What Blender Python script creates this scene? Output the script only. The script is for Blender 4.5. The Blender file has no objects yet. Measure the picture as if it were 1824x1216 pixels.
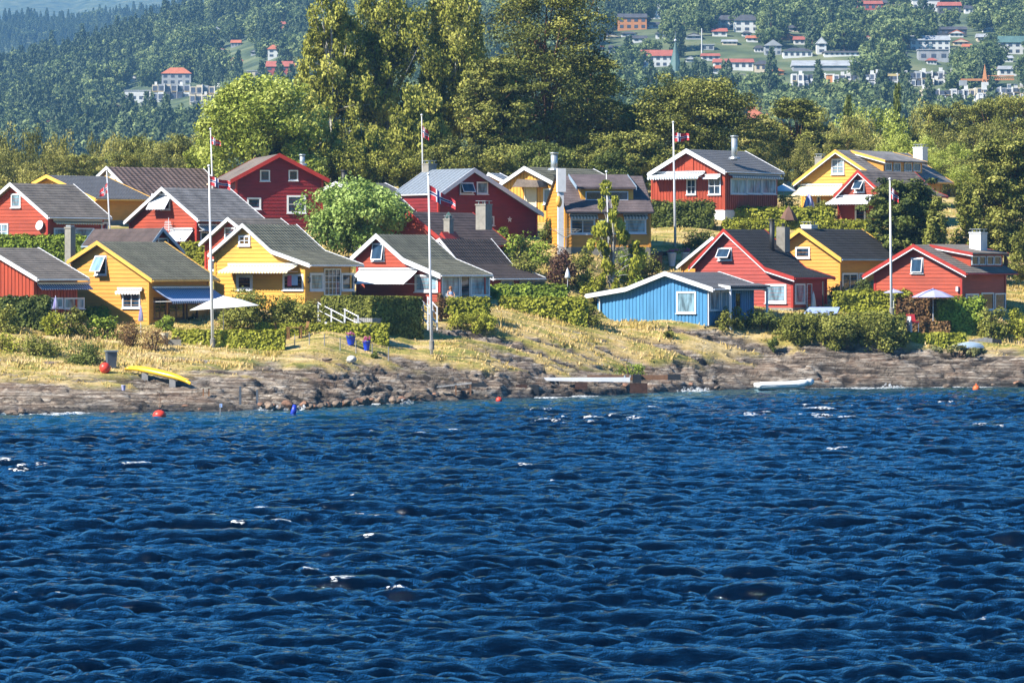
import bpy, bmesh, math, random
import numpy as np
from mathutils import Vector, Matrix
random.seed(7); np.random.seed(7)
SC = bpy.context.scene; COL = SC.collection
F = 7600.0; HC = 8.0; YH = 480.0; CXP = 912.0      # focal length in photo pixels, eye height, horizon row, centre column

# ------------------------------------------------------------------ camera, light, exposure
cam = bpy.data.objects.new('camera', bpy.data.cameras.new('camera')); COL.objects.link(cam)
cam.location = (0, 0, HC); cam.rotation_euler = (math.radians(90), 0, 0)
cam.data.sensor_width = 36.0; cam.data.lens = F/1824*36.0
cam.data.shift_y = -(608-YH)/1824; cam.data.clip_start = 1; cam.data.clip_end = 30000
SC.camera = cam
SUN_AZ, SUN_EL = math.radians(240), math.radians(40)
w = bpy.data.worlds.new('World'); SC.world = w; w.use_nodes = True
nt = w.node_tree; nt.nodes.clear()
sky = nt.nodes.new('ShaderNodeTexSky'); sky.sky_type = 'NISHITA'; sky.sun_disc = False
sky.sun_elevation = SUN_EL; sky.sun_rotation = SUN_AZ; sky.air_density = 1.0; sky.dust_density = 0.3; sky.ozone_density = 6.0
bg = nt.nodes.new('ShaderNodeBackground'); bg.inputs[1].default_value = 0.08
wo = nt.nodes.new('ShaderNodeOutputWorld')
hs = nt.nodes.new('ShaderNodeHueSaturation'); hs.inputs['Saturation'].default_value = 1.35; nt.links.new(sky.outputs[0], hs.inputs['Color']); nt.links.new(hs.outputs[0], bg.inputs[0]); nt.links.new(bg.outputs[0], wo.inputs[0])
sl = bpy.data.lights.new('sun', 'SUN'); sl.energy = 5.0; sl.angle = math.radians(0.53); sl.color = (1, 0.94, 0.83)
so = bpy.data.objects.new('sun', sl); COL.objects.link(so)
sd = Vector((math.sin(SUN_AZ)*math.cos(SUN_EL), math.cos(SUN_AZ)*math.cos(SUN_EL), math.sin(SUN_EL)))
so.rotation_euler = sd.to_track_quat('Z', 'Y').to_euler()
SC.view_settings.view_transform = 'Standard'; SC.view_settings.look = 'None'
SC.view_settings.exposure = 1.0; SC.view_settings.gamma = 1.0; SC.view_settings.use_curve_mapping = False
SC.render.engine = 'CYCLES'
cy = SC.cycles
cy.use_denoising = True; cy.max_bounces = 5; cy.diffuse_bounces = 1; cy.glossy_bounces = 2; cy.transmission_bounces = 3
cy.volume_bounces = 0; cy.transparent_max_bounces = 8; cy.use_adaptive_sampling = True; cy.caustics_reflective = False; cy.caustics_refractive = False

# ------------------------------------------------------------------ helpers
def X(px, D): return (px-CXP)/F*D
def Z(py, D): return HC+(YH-py)/F*D
def tag(o, label=None, cat=None, group=None, kind=None):
    if label: o['label'] = label
    if cat: o['category'] = cat
    if group: o['group'] = group
    if kind: o['kind'] = kind
    return o
def empty(name, loc=(0,0,0), rz=0, label=None, cat=None, group=None):
    o = bpy.data.objects.new(name, None); COL.objects.link(o); o.location = loc; o.rotation_euler = (0,0,rz)
    o.empty_display_size = .1
    return tag(o, label, cat, group)
def npmesh(name, V, Fc, mat=None, smooth=False, tint=None, attrs=None):
    V = np.asarray(V, dtype=np.float32).reshape(-1,3); Fc = np.asarray(Fc, dtype=np.int32)
    n, k = Fc.shape
    me = bpy.data.meshes.new(name)
    me.vertices.add(len(V)); me.vertices.foreach_set('co', V.ravel())
    me.loops.add(n*k); me.loops.foreach_set('vertex_index', Fc.ravel())
    me.polygons.add(n); me.polygons.foreach_set('loop_start', np.arange(0, n*k, k, dtype=np.int32))
    try: me.polygons.foreach_set('loop_total', np.full(n, k, dtype=np.int32))
    except Exception: pass
    if smooth: me.polygons.foreach_set('use_smooth', np.ones(n, dtype=bool))
    A = dict(attrs or {})
    if tint is not None: A['tint'] = tint
    for kx, v in A.items():
        a = me.attributes.new(kx, 'FLOAT', 'POINT'); a.data.foreach_set('value', np.asarray(v, dtype=np.float32))
    me.update(calc_edges=True)
    if mat:
        for m in (mat if isinstance(mat, (list,tuple)) else [mat]): me.materials.append(m)
    return me
def link(name, me, parent=None, loc=None, rz=None):
    o = bpy.data.objects.new(name, me); COL.objects.link(o)
    if parent: o.parent = parent
    if loc is not None: o.location = loc
    if rz is not None: o.rotation_euler = (0,0,rz)
    return o
class MB:
    def __init__(s): s.v = []; s.f = []; s.m = []
    def add(s, vs, fs, m=0):
        b = len(s.v); s.v += [tuple(v) for v in vs]; s.f += [tuple(b+i for i in f) for f in fs]; s.m += [m]*len(fs); return s
    def box(s, x0,x1,y0,y1,z0,z1, m=0):
        x0,x1 = sorted((x0,x1)); y0,y1 = sorted((y0,y1)); z0,z1 = sorted((z0,z1))
        v = [(x0,y0,z0),(x1,y0,z0),(x1,y1,z0),(x0,y1,z0),(x0,y0,z1),(x1,y0,z1),(x1,y1,z1),(x0,y1,z1)]
        return s.add(v, [(0,3,2,1),(4,5,6,7),(0,1,5,4),(1,2,6,5),(2,3,7,6),(3,0,4,7)], m)
    def prism(s, poly, y0, y1, m=0):      # poly in (x,z) counter-clockwise seen from -y
        n = len(poly)
        v = [(x,y0,z) for x,z in poly]+[(x,y1,z) for x,z in poly]
        f = [tuple(range(n)), tuple(range(2*n-1, n-1, -1))]+[(i, i+n, (i+1)%n+n, (i+1)%n) for i in range(n)]
        return s.add(v, f, m)
    def tube(s, pts, rad, n=8, m=0, cap=True):
        pts = [Vector(p) for p in pts]; rad = rad if isinstance(rad, (list,tuple)) else [rad]*len(pts)
        b = len(s.v); k = len(pts)
        for i,p in enumerate(pts):
            d = (pts[min(i+1,k-1)]-pts[max(i-1,0)]); d = d.normalized() if d.length > 1e-6 else Vector((0,0,1))
            a = d.orthogonal().normalized() if abs(d.z) < .95 else Vector((1,0,0)).cross(d).normalized()
            c = d.cross(a)
            for j in range(n):
                t = 2*math.pi*j/n; q = p+(a*math.cos(t)+c*math.sin(t))*rad[i]; s.v.append(tuple(q))
        for i in range(k-1):
            for j in range(n):
                s.f.append((b+i*n+j, b+i*n+(j+1)%n, b+(i+1)*n+(j+1)%n, b+(i+1)*n+j)); s.m.append(m)
        if cap:
            s.f.append(tuple(b+j for j in range(n-1,-1,-1))); s.m.append(m)
            s.f.append(tuple(b+(k-1)*n+j for j in range(n))); s.m.append(m)
        return s
    def lathe(s, prof, n=16, c=(0,0), m=0, sq=1.0):      # prof: (r,z)
        b = len(s.v)
        for r,z in prof:
            for j in range(n):
                t = 2*math.pi*j/n; s.v.append((c[0]+r*math.cos(t), c[1]+r*math.sin(t)*sq, z))
        for i in range(len(prof)-1):
            for j in range(n):
                s.f.append((b+i*n+j, b+i*n+(j+1)%n, b+(i+1)*n+(j+1)%n, b+(i+1)*n+j)); s.m.append(m)
        return s
    def build(s, name, mat, parent=None, smooth=False, loc=None, rz=None, bevel=0):
        me = bpy.data.meshes.new(name); me.from_pydata(s.v, [], s.f)
        for mm in (mat if isinstance(mat,(list,tuple)) else [mat]): me.materials.append(mm)
        if isinstance(mat,(list,tuple)): me.polygons.foreach_set('material_index', s.m)
        if smooth: me.polygons.foreach_set('use_smooth', [True]*len(me.polygons))
        me.update()
        o = link(name, me, parent, loc, rz)
        return o
# vectorised gradient noise
_perm = np.random.RandomState(3).permutation(512); _perm = np.concatenate([_perm,_perm])
_ang = np.random.RandomState(4).rand(512)*2*np.pi; _gx, _gy = np.cos(_ang), np.sin(_ang)
def noise(x, y):
    x = np.asarray(x, float); y = np.asarray(y, float)
    xi = np.floor(x).astype(int); yi = np.floor(y).astype(int); xf = x-xi; yf = y-yi
    u = xf*xf*xf*(xf*(xf*6-15)+10); v = yf*yf*yf*(yf*(yf*6-15)+10)
    def g(a, b, dx, dy):
        h = _perm[(_perm[a & 511]+b) & 511]; return _gx[h]*dx+_gy[h]*dy
    return ((g(xi,yi,xf,yf)*(1-u)+g(xi+1,yi,xf-1,yf)*u)*(1-v)+(g(xi,yi+1,xf,yf-1)*(1-u)+g(xi+1,yi+1,xf-1,yf-1)*u)*v)*1.4
def fbm(x, y, o=4):
    r = 0; a = 1
    for i in range(o): r = r+a*noise(x*2**i+17*i, y*2**i-9*i); a *= .5
    return r
def sstep(a, b, x): t = np.clip((x-a)/(b-a), 0, 1); return t*t*(3-2*t)

# ------------------------------------------------------------------ materials
M = {}
def newmat(name):
    m = bpy.data.materials.new(name); m.use_nodes = True; nt = m.node_tree
    b = nt.nodes['Principled BSDF']; return m, nt, b
def N(nt, t, **k):
    n = nt.nodes.new(t)
    for a, v in k.items():
        if a.startswith('i'): n.inputs[int(a[1:])].default_value = v
        else: setattr(n, a, v)
    return n
def ramp(nt, src, stops):
    r = N(nt, 'ShaderNodeValToRGB'); e = r.color_ramp.elements
    while len(e) < len(stops): e.new(.5)
    for q, (p, c) in zip(e, stops): q.position = p; q.color = (*c, 1) if len(c) == 3 else c
    nt.links.new(src, r.inputs[0]); return r
def mixc(nt, fac, a, b, mode='MIX'):
    n = N(nt, 'ShaderNodeMix', data_type='RGBA', blend_type=mode)
    if isinstance(fac, (int,float)): n.inputs[0].default_value = fac
    else: nt.links.new(fac, n.inputs[0])
    for i, c in ((6,a),(7,b)):
        if isinstance(c, tuple): n.inputs[i].default_value = (*c[:3],1)
        else: nt.links.new(c, n.inputs[i])
    return n.outputs[2]
def paint(key, col, rough=.55, var=.22, sc=1.5, stretch=(1,1,1), bump=0.0, metal=0):
    m, nt, b = newmat(key); L = nt.links
    tc = N(nt, 'ShaderNodeTexCoord'); mp = N(nt, 'ShaderNodeMapping'); mp.inputs[3].default_value = stretch
    L.new(tc.outputs['Object'], mp.inputs[0])
    n1 = N(nt, 'ShaderNodeTexNoise'); n1.inputs['Scale'].default_value = sc; n1.inputs['Detail'].default_value = 6; n1.inputs['Roughness'].default_value = .65
    L.new(mp.outputs[0], n1.inputs[0])
    dark = tuple(c*(1-var*1.3) for c in col); lite = tuple(min(.95, c*(1+var*.6)+.02*var) for c in col)
    r = ramp(nt, n1.outputs[0], [(.3, dark), (.5, col), (.72, lite)])
    oi = N(nt,'ShaderNodeObjectInfo'); mr = N(nt,'ShaderNodeMapRange'); mr.inputs[3].default_value = 1-var*.55; mr.inputs[4].default_value = 1+var*.35; L.new(oi.outputs['Random'], mr.inputs[0])
    n3 = N(nt,'ShaderNodeTexNoise'); n3.inputs['Scale'].default_value = .35; n3.inputs['Detail'].default_value = 5; L.new(tc.outputs['Object'], n3.inputs[0])
    st = ramp(nt, n3.outputs[0], [(.35,(1-var,1-var,1-var)),(.6,(1.0,1.0,1.0))])
    cc = mixc(nt, 1.0, r.outputs[0], st.outputs[0], 'MULTIPLY'); vm = N(nt,'ShaderNodeVectorMath',operation='SCALE'); L.new(cc, vm.inputs[0]); L.new(mr.outputs[0], vm.inputs['Scale'])
    L.new(vm.outputs[0], b.inputs['Base Color']); b.inputs['Roughness'].default_value = rough; b.inputs['Metallic'].default_value = metal
    if bump:
        bp = N(nt, 'ShaderNodeBump'); bp.inputs[0].default_value = bump; bp.inputs[1].default_value = .05
        L.new(n1.outputs[0], bp.inputs['Height']); L.new(bp.outputs[0], b.inputs['Normal'])
    M[key] = m; return m
WS = (1,1,5)
paint('red', (.41,.052,.015), .6, .22, 1.2, (.6,.6,6)); paint('redv', (.40,.050,.015), .6, .22, 1.2, (6,6,.6))
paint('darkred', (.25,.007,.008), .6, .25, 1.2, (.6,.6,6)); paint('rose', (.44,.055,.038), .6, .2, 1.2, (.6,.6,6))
paint('yellow', (.80,.40,.055), .6, .14, 1.2, (.6,.6,6)); paint('orange', (.74,.33,.045), .6, .14, 1.2, (.6,.6,6))
paint('blue', (.065,.26,.50), .6, .14, 1.2, (6,6,.5)); paint('white', (.78,.79,.82), .5, .08, 2); paint('cream', (.72,.62,.45), .6, .1, 2)
paint('bluegrey', (.30,.40,.50), .5, .1, 2); paint('black', (.02,.02,.022), .5, .3, 3); paint('redtrim', (.42,.03,.018), .5, .15, 2)
paint('yellowtrim', (.82,.46,.08), .5, .12, 2); paint('greywood', (.38,.37,.36), .8, .3, 3, (3,3,.6)); paint('brownwood', (.20,.10,.05), .7, .3, 4)
paint('teak', (.36,.17,.07), .6, .25, 4); paint('concrete', (.31,.29,.25), .9, .2, 4, bump=.3); paint('whiteplaster', (.75,.75,.76), .9, .1, 3)
paint('metal', (.45,.47,.48), .4, .15, 3, metal=.6); paint('pipeblack', (.03,.03,.03), .5, .3, 3); paint('steel', (.55,.60,.62), .35, .12, 3, metal=.5)
paint('polewhite', (.80,.81,.84), .4, .04, 2); paint('cloth_white', (.82,.82,.80), .8, .04, 2); paint('cloth_lilac', (.42,.42,.66), .8, .08, 2)
paint('cloth_brown', (.16,.085,.06), .85, .15, 3); paint('tarp', (.36,.46,.75), .7, .1, 2); paint('kayak', (.86,.50,.02), .3, .08, 3)
paint('buoyred', (.75,.06,.03), .4, .1, 3); paint('buoyorange', (.8,.16,.04), .5, .1, 3); paint('buoyblue', (.02,.05,.5), .4, .1, 3)
paint('potblue', (.01,.06,.62), .25, .1, 3); paint('pink', (.60,.12,.25), .8, .35, 20); paint('rubber', (.80,.82,.80), .45, .05, 3)
paint('bin', (.10,.12,.15), .5, .15, 3); paint('rust', (.07,.03,.02), .9, .5, 3, bump=.4); paint('skin', (.55,.30,.20), .6, .05, 3)
paint('hair', (.42,.16,.05), .7, .3, 9); paint('bluecloth', (.30,.45,.75), .8, .1, 4); paint('redcloth', (.65,.04,.05), .8, .1, 4)
paint('flagred', (.62,.03,.04), .75, .05, 3); paint('flagwhite', (.85,.85,.85), .75, .03, 3); paint('flagblue', (.01,.02,.13), .75, .05, 3)
paint('curtain', (.30,.42,.52), .7, .35, 3, (5,5,.4)); paint('interior', (.015,.016,.018), .8, .4, 2); paint('rope', (.5,.47,.4), .9, .1, 3)
paint('copper', (.10,.19,.17), .6, .25, 3, (4,4,.4)); paint('tileorange', (.55,.17,.08), .8, .2, 2); paint('tilered', (.45,.13,.09), .8, .2, 2)
paint('farwhite', (.72,.72,.70), .8, .08, .4); paint('fargrey', (.40,.42,.44), .8, .15, .4); paint('fardark', (.09,.09,.10), .7, .2, .4)
paint('farorange', (.62,.26,.10), .8, .12, .4); paint('farred', (.48,.10,.08), .8, .12, .4); paint('farblue', (.10,.12,.17), .3, .3, .4); paint('faryellow',(.66,.50,.22),.8,.1,.4)
paint('bark', (.12,.075,.05), .9, .5, 6, (2,2,.6), .5); paint('pinebark', (.26,.12,.065), .9, .45, 6, (2,2,.6), .5); paint('birchbark', (.52,.50,.45), .8, .45, 7, (1,1,3), .2)
def glass(key, col, rough=.06):
    m, nt, b = newmat(key); L = nt.links
    tc = N(nt,'ShaderNodeTexCoord'); n1 = N(nt,'ShaderNodeTexNoise'); n1.inputs['Scale'].default_value = 1.3; n1.inputs['Detail'].default_value = 3
    mp = N(nt,'ShaderNodeMapping'); mp.inputs[3].default_value = (2.5,2.5,.6); L.new(tc.outputs['Object'], mp.inputs[0]); L.new(mp.outputs[0], n1.inputs[0])
    r = ramp(nt, n1.outputs[0], [(.38, tuple(c*.35 for c in col)), (.6, col)])
    L.new(r.outputs[0], b.inputs['Base Color']); b.inputs['Roughness'].default_value = rough; b.inputs['IOR'].default_value = 1.5
    M[key] = m
glass('glass', (.035,.07,.12)); glass('glasslight', (.26,.42,.52), .12); glass('glassdark', (.02,.02,.02))
def stripes(key, a, b_, per, axis=0):
    m, nt, b = newmat(key); L = nt.links
    tc = N(nt,'ShaderNodeTexCoord'); sp = N(nt,'ShaderNodeSeparateXYZ'); L.new(tc.outputs['Object'], sp.inputs[0])
    d = N(nt,'ShaderNodeMath', operation='DIVIDE'); d.inputs[1].default_value = per; L.new(sp.outputs[axis], d.inputs[0])
    fr = N(nt,'ShaderNodeMath', operation='FRACT'); L.new(d.outputs[0], fr.inputs[0])
    g = N(nt,'ShaderNodeMath', operation='GREATER_THAN'); g.inputs[1].default_value = .5; L.new(fr.outputs[0], g.inputs[0])
    L.new(mixc(nt, g.outputs[0], a, b_), b.inputs['Base Color']); b.inputs['Roughness'].default_value = .85; M[key] = m
stripes('st_blue', (.10,.17,.36), (.62,.68,.80), .22); stripes('st_cream', (.78,.74,.60), (.80,.60,.30), .26)
stripes('st_white', (.80,.80,.82), (.62,.64,.70), .30); stripes('st_grey', (.72,.74,.76), (.22,.28,.32), .24); stripes('st_lilac', (.60,.60,.75), (.20,.18,.40), .3)
stripes('st_pale', (.80,.76,.70), (.68,.62,.56), .2)
def roofmat(key, col, pitch=0, rib=0, var=.38, rough=.85):
    m, nt, b = newmat(key); L = nt.links
    tc = N(nt,'ShaderNodeTexCoord'); n1 = N(nt,'ShaderNodeTexNoise'); n1.inputs['Scale'].default_value = .9; n1.inputs['Detail'].default_value = 8; n1.inputs['Roughness'].default_value = .7
    L.new(tc.outputs['Object'], n1.inputs[0])
    n2 = N(nt,'ShaderNodeTexNoise'); n2.inputs['Scale'].default_value = 14; n2.inputs['Detail'].default_value = 2; L.new(tc.outputs['Object'], n2.inputs[0])
    r = ramp(nt, n1.outputs[0], [(.3, tuple(c*(1-var) for c in col)), (.7, tuple(c*(1+var)+.01 for c in col))])
    r2 = ramp(nt, n2.outputs[0], [(.3, (.7,.7,.7)), (.7, (1.15,1.15,1.15))])
    c = mixc(nt, 1.0, r.outputs[0], r2.outputs[0], 'MULTIPLY')
    if rib:
        sp = N(nt,'ShaderNodeSeparateXYZ'); L.new(tc.outputs['Object'], sp.inputs[0])
        mu = N(nt,'ShaderNodeMath', operation='MULTIPLY'); mu.inputs[1].default_value = 2*math.pi/rib; L.new(sp.outputs[1], mu.inputs[0])
        sn = N(nt,'ShaderNodeMath', operation='SINE'); L.new(mu.outputs[0], sn.inputs[0])
        bp = N(nt,'ShaderNodeBump'); bp.inputs[0].default_value = 1.0; bp.inputs[1].default_value = .035
        L.new(sn.outputs[0], bp.inputs['Height']); L.new(bp.outputs[0], b.inputs['Normal'])
        r3 = ramp(nt, sn.outputs[0], [(.0,(.72,.72,.72)),(.5,(1.05,1.05,1.05))]); c = mixc(nt, 1.0, c, r3.outputs[0], 'MULTIPLY')
    L.new(c, b.inputs['Base Color']); b.inputs['Roughness'].default_value = rough; M[key] = m
roofmat('r_felt', (.19,.16,.13)); roofmat('r_dark', (.08,.055,.05)); roofmat('r_darkrib', (.075,.052,.045), rib=.3)
roofmat('r_grey', (.16,.16,.165), rib=.35); roofmat('r_green', (.20,.19,.125), rib=.32); roofmat('r_slate', (.21,.195,.185), var=.5)
roofmat('r_brown', (.17,.115,.10), rib=.5); roofmat('r_sheet', (.25,.29,.34), rib=.5, var=.08, rough=.6); roofmat('r_black', (.028,.026,.026), rib=.25)
roofmat('r_tin', (.18,.175,.175), rib=.3, var=.12, rough=.6); roofmat('r_taupe', (.19,.15,.125)); roofmat('r_char', (.12,.09,.09))
def leafmat(key, dark, mid, lite, trans=.25, var=.10):
    m, nt, b = newmat(key); L = nt.links
    at = N(nt,'ShaderNodeAttribute', attribute_name='tint'); oi = N(nt,'ShaderNodeObjectInfo')
    ad = N(nt,'ShaderNodeMath', operation='MULTIPLY_ADD'); ad.inputs[1].default_value = var*2; ad.inputs[2].default_value = -var
    L.new(oi.outputs['Random'], ad.inputs[0])
    s = N(nt,'ShaderNodeMath', operation='ADD'); L.new(at.outputs['Fac'], s.inputs[0]); L.new(ad.outputs[0], s.inputs[1])
    r = ramp(nt, s.outputs[0], [(.12, dark), (.5, mid), (.9, lite)])
    L.new(r.outputs[0], b.inputs['Base Color']); b.inputs['Roughness'].default_value = .7; b.inputs['Specular IOR Level'].default_value = .25
    tr = N(nt,'ShaderNodeBsdfTranslucent'); L.new(r.outputs[0], tr.inputs[0]); mx = N(nt,'ShaderNodeMixShader'); mx.inputs[0].default_value = trans*.55
    L.new(b.outputs[0], mx.inputs[1]); L.new(tr.outputs[0], mx.inputs[2]); L.new(mx.outputs[0], nt.nodes['Material Output'].inputs[0]); M[key] = m
leafmat('lf_birch', (.09,.10,.012), (.30,.31,.045), (.54,.52,.12),.25); leafmat('lf_pine', (.045,.055,.012), (.20,.215,.036), (.44,.42,.10), .18)
leafmat('lf_maple', (.16,.20,.024), (.36,.42,.06), (.58,.62,.16),.42); leafmat('lf_round', (.11,.18,.035), (.27,.38,.075), (.46,.58,.17),.3)
leafmat('lf_hedge', (.15,.16,.014), (.33,.34,.030), (.52,.50,.07)); leafmat('lf_green', (.10,.15,.015), (.25,.33,.035), (.44,.52,.08))
leafmat('lf_brown', (.10,.05,.02), (.22,.12,.045), (.34,.21,.08)); leafmat('lf_purple', (.05,.022,.018), (.12,.055,.035), (.20,.11,.06))
leafmat('lf_dark', (.04,.06,.012), (.12,.15,.026), (.24,.27,.06)); leafmat('lf_bush', (.08,.09,.012), (.22,.23,.035), (.40,.39,.09))
leafmat('lf_far', (.06,.10,.035), (.16,.22,.08), (.30,.36,.13), .3, .25); leafmat('lf_spruce', (.03,.06,.03), (.08,.12,.055), (.15,.20,.09), .15, .15)
leafmat('lf_band', (.11,.12,.025), (.29,.28,.06), (.50,.45,.14), .35, .2); leafmat('lf_pale', (.14,.15,.05), (.26,.26,.10), (.38,.37,.18))
leafmat('lf_grass', (.32,.27,.05), (.66,.47,.16), (.84,.64,.34), .3); leafmat('lf_flower', (.25,.03,.1), (.6,.12,.28), (.7,.3,.45))

# ------------------------------------------------------------------ island relief
SHORE = [(-900,226),(-200,232),(0,235),(200,237),(300,239),(450,241),(560,246),(640,251),(740,257),(900,264),(1050,270),(1180,277),(1280,283),(1340,285),(1500,288),(1824,291),(2700,298)]
_sx = np.array([a for a,_ in SHORE], float); _sd = np.array([b for _,b in SHORE], float)
def shore(u): return np.interp(u*F+CXP, _sx, _sd)
PROF = {  # px: [(D, z)...] after the shore line
 -600: [(246,2.2),(262,4.6),(275,5.4),(300,9.6),(325,11.5),(345,13),(420,12),(520,-3)],
 0:    [(247,2.1),(262,4.3),(272,5.2),(300,9.6),(325,11.6),(345,13),(420,12),(520,-3)],
 200:  [(248,2.0),(258,3.3),(272,4.3),(284,5.6),(305,9.4),(325,11.6),(345,13.3),(420,12.5),(520,-3)],
 450:  [(251,2.0),(262,3.0),(273,4.1),(284,5.5),(300,8.0),(330,10.5),(345,13.8),(375,15.6),(450,13),(540,-3)],
 650:  [(262,2.35),(267,3.0),(270.5,3.8),(273.5,4.4),(280,5.1),(287,5.7),(305,8.6),(330,11.3),(350,14.2),(375,15.8),(450,13),(540,-3)],
 850:  [(267,1.9),(273,3.1),(278,3.9),(285,5.3),(292,6.0),(305,8.8),(320,10.8),(345,13.5),(375,15.8),(450,13),(540,-3)],
 1100: [(275,.9),(281,1.6),(287,3.2),(291,3.9),(300,4.5),(305,6.6),(312,9.3),(330,11.8),(350,13.6),(380,15.6),(450,14),(540,-3)],
 1300: [(287,.9),(290,1.7),(293,3.1),(296,4.2),(300,4.9),(305,6.0),(318,9.4),(332,11.9),(350,13.2),(380,15.2),(450,14),(540,-3)],
 1500: [(291,1.5),(295,3.2),(303,5.2),(315,6.4),(325,9.5),(337,11.8),(350,12.9),(380,15),(450,15),(540,-3)],
 1700: [(293,1.6),(298,3.0),(304,4.9),(315,6.3),(328,9.0),(340,11.2),(352,12.8),(380,14.5),(450,15),(540,-3)],
 1850: [(295,1.9),(300,3.2),(310,5),(330,8),(360,12),(400,14),(470,14),(540,-3)],
 2700: [(302,1.9),(307,3.2),(317,5),(337,8),(365,12),(400,14),(470,14),(540,-3)]}
_pk = sorted(PROF)
def ground(x, y):
    x = np.atleast_1d(np.asarray(x, float)); y = np.atleast_1d(np.asarray(y, float))
    yy = np.maximum(y, 1.); u = x/yy; px = u*F+CXP; sh = shore(u)
    vals = []
    for k in _pk:
        s0 = np.interp(k, _sx, _sd); P = PROF[k]
        d = np.array([s0-30, s0]+[a for a,_ in P]+[5000]); zz = np.array([-7, 0.]+[b for _,b in P]+[-6])
        vals.append(np.interp(yy-sh+s0, d, zz))
    vals = np.array(vals); pk = np.array(_pk, float)
    i = np.clip(np.searchsorted(pk, px)-1, 0, len(pk)-2); t = np.clip((px-pk[i])/(pk[i+1]-pk[i]), 0, 1); t = t*t*(3-2*t)
    ar = np.arange(len(px)); r = vals[i,ar]*(1-t)+vals[i+1,ar]*t
    r = r+.12*fbm(x*.15, y*.15, 3)*sstep(0,1.5,r)
    return r
def gz(x, y): return float(ground(x, y)[0])
def at(px, py, lo=232, hi=420):       # where the line of sight through (px,py) meets the ground
    D = np.arange(lo, hi, .25); g = ground(X(px,D), D); z = Z(py, D); k = np.argmax(g >= z)
    if g[k] < z[k]: k = len(D)-1
    return X(px, D[k]), D[k], float(g[k])
# patches of bare rock in the grass: px, py, half width (m), half depth (m)
OUT = [(870,600,4.6,1.5),(960,655,6.0,1.3),(1280,600,5.2,1.2),(1180,612,2.5,.8),(1060,660,4,.9),(1420,640,5,1.6),(1560,632,5.5,1.7),(250,615,2.2,.6),(30,640,1.5,.6),(1700,645,6,2),(770,650,3.5,.9),(1000,618,3.0,.7),(1120,640,3.5,.8),(905,628,3.0,.6),(1230,630,3,.7),(1340,618,3,.8),(1060,600,2.2,.5),(700,632,1.5,.5),(330,640,3,1)]
OUTW = [(*at(a,b)[:2], c, d) for a,b,c,d in OUT]
def rockmask(x, y, z):
    u = x/np.maximum(y,1); px = u*F+CXP
    lim = np.interp(px, [-300,0,200,450,650,850,1100,1300,1500,1850], [1.7,1.85,1.6,2.4,2.4,2.0,1.6,1.9,2.6,2.4])
    n = fbm(x*.22, y*.5, 4)
    m = sstep(.35, -.25, z-lim+n*.75)
    for a,b,c,d in OUTW:
        r = ((x-a)/c)**2+((y-b)/d)**2+.55*n; m = np.maximum(m, sstep(1.15,.8,r))
    return m
def relief(x, y):
    z = ground(x, y); m = rockmask(x, y, z)
    wv = .70*fbm(x*.10+3, y*.30, 4)+.035*x
    amp = np.interp(z, [-1,0,.4,3], [0.3,.6,1,1])
    s = (z+wv)*1.9; fr = s-np.floor(s); st = (np.floor(s)+sstep(.55,1.0,fr))/1.9-wv
    s2 = (z+wv*1.3+.25*fbm(x*.35,y*1.1,3))*4.0; f2 = s2-np.floor(s2); st2 = (sstep(.6,1.,f2)-f2)/4.0
    s3 = (z+wv*1.6+.15*fbm(x*.9,y*1.6,2))*14.0; f3 = s3-np.floor(s3); st2 = st2+(sstep(.55,1.,f3)-f3)/14.0*.9
    zr = z*(1-amp)+st*amp+st2*.9*amp+.05*fbm(x*1.6,y*3.2,3)-.05
    blk = noise(x*.42+20, y*.3); zr = zr+.10*sstep(.18,.26,blk)*amp*sstep(3.2,1.5,z)-.12*sstep(-.25,-.34,blk)*amp
    gr = z+.05*fbm(x*.8,y*.8,3)
    pres = sstep(-.25,.25,fbm(x*.30+40,y*.6,3)); pr2 = sstep(-.1,.3,fbm(x*.5+70,y*1.1,3))
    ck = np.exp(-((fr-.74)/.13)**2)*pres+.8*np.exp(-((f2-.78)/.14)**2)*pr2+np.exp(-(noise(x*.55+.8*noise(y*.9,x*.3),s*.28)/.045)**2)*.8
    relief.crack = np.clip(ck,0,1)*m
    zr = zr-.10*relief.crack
    return zr*m+gr*(1-m), m

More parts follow.
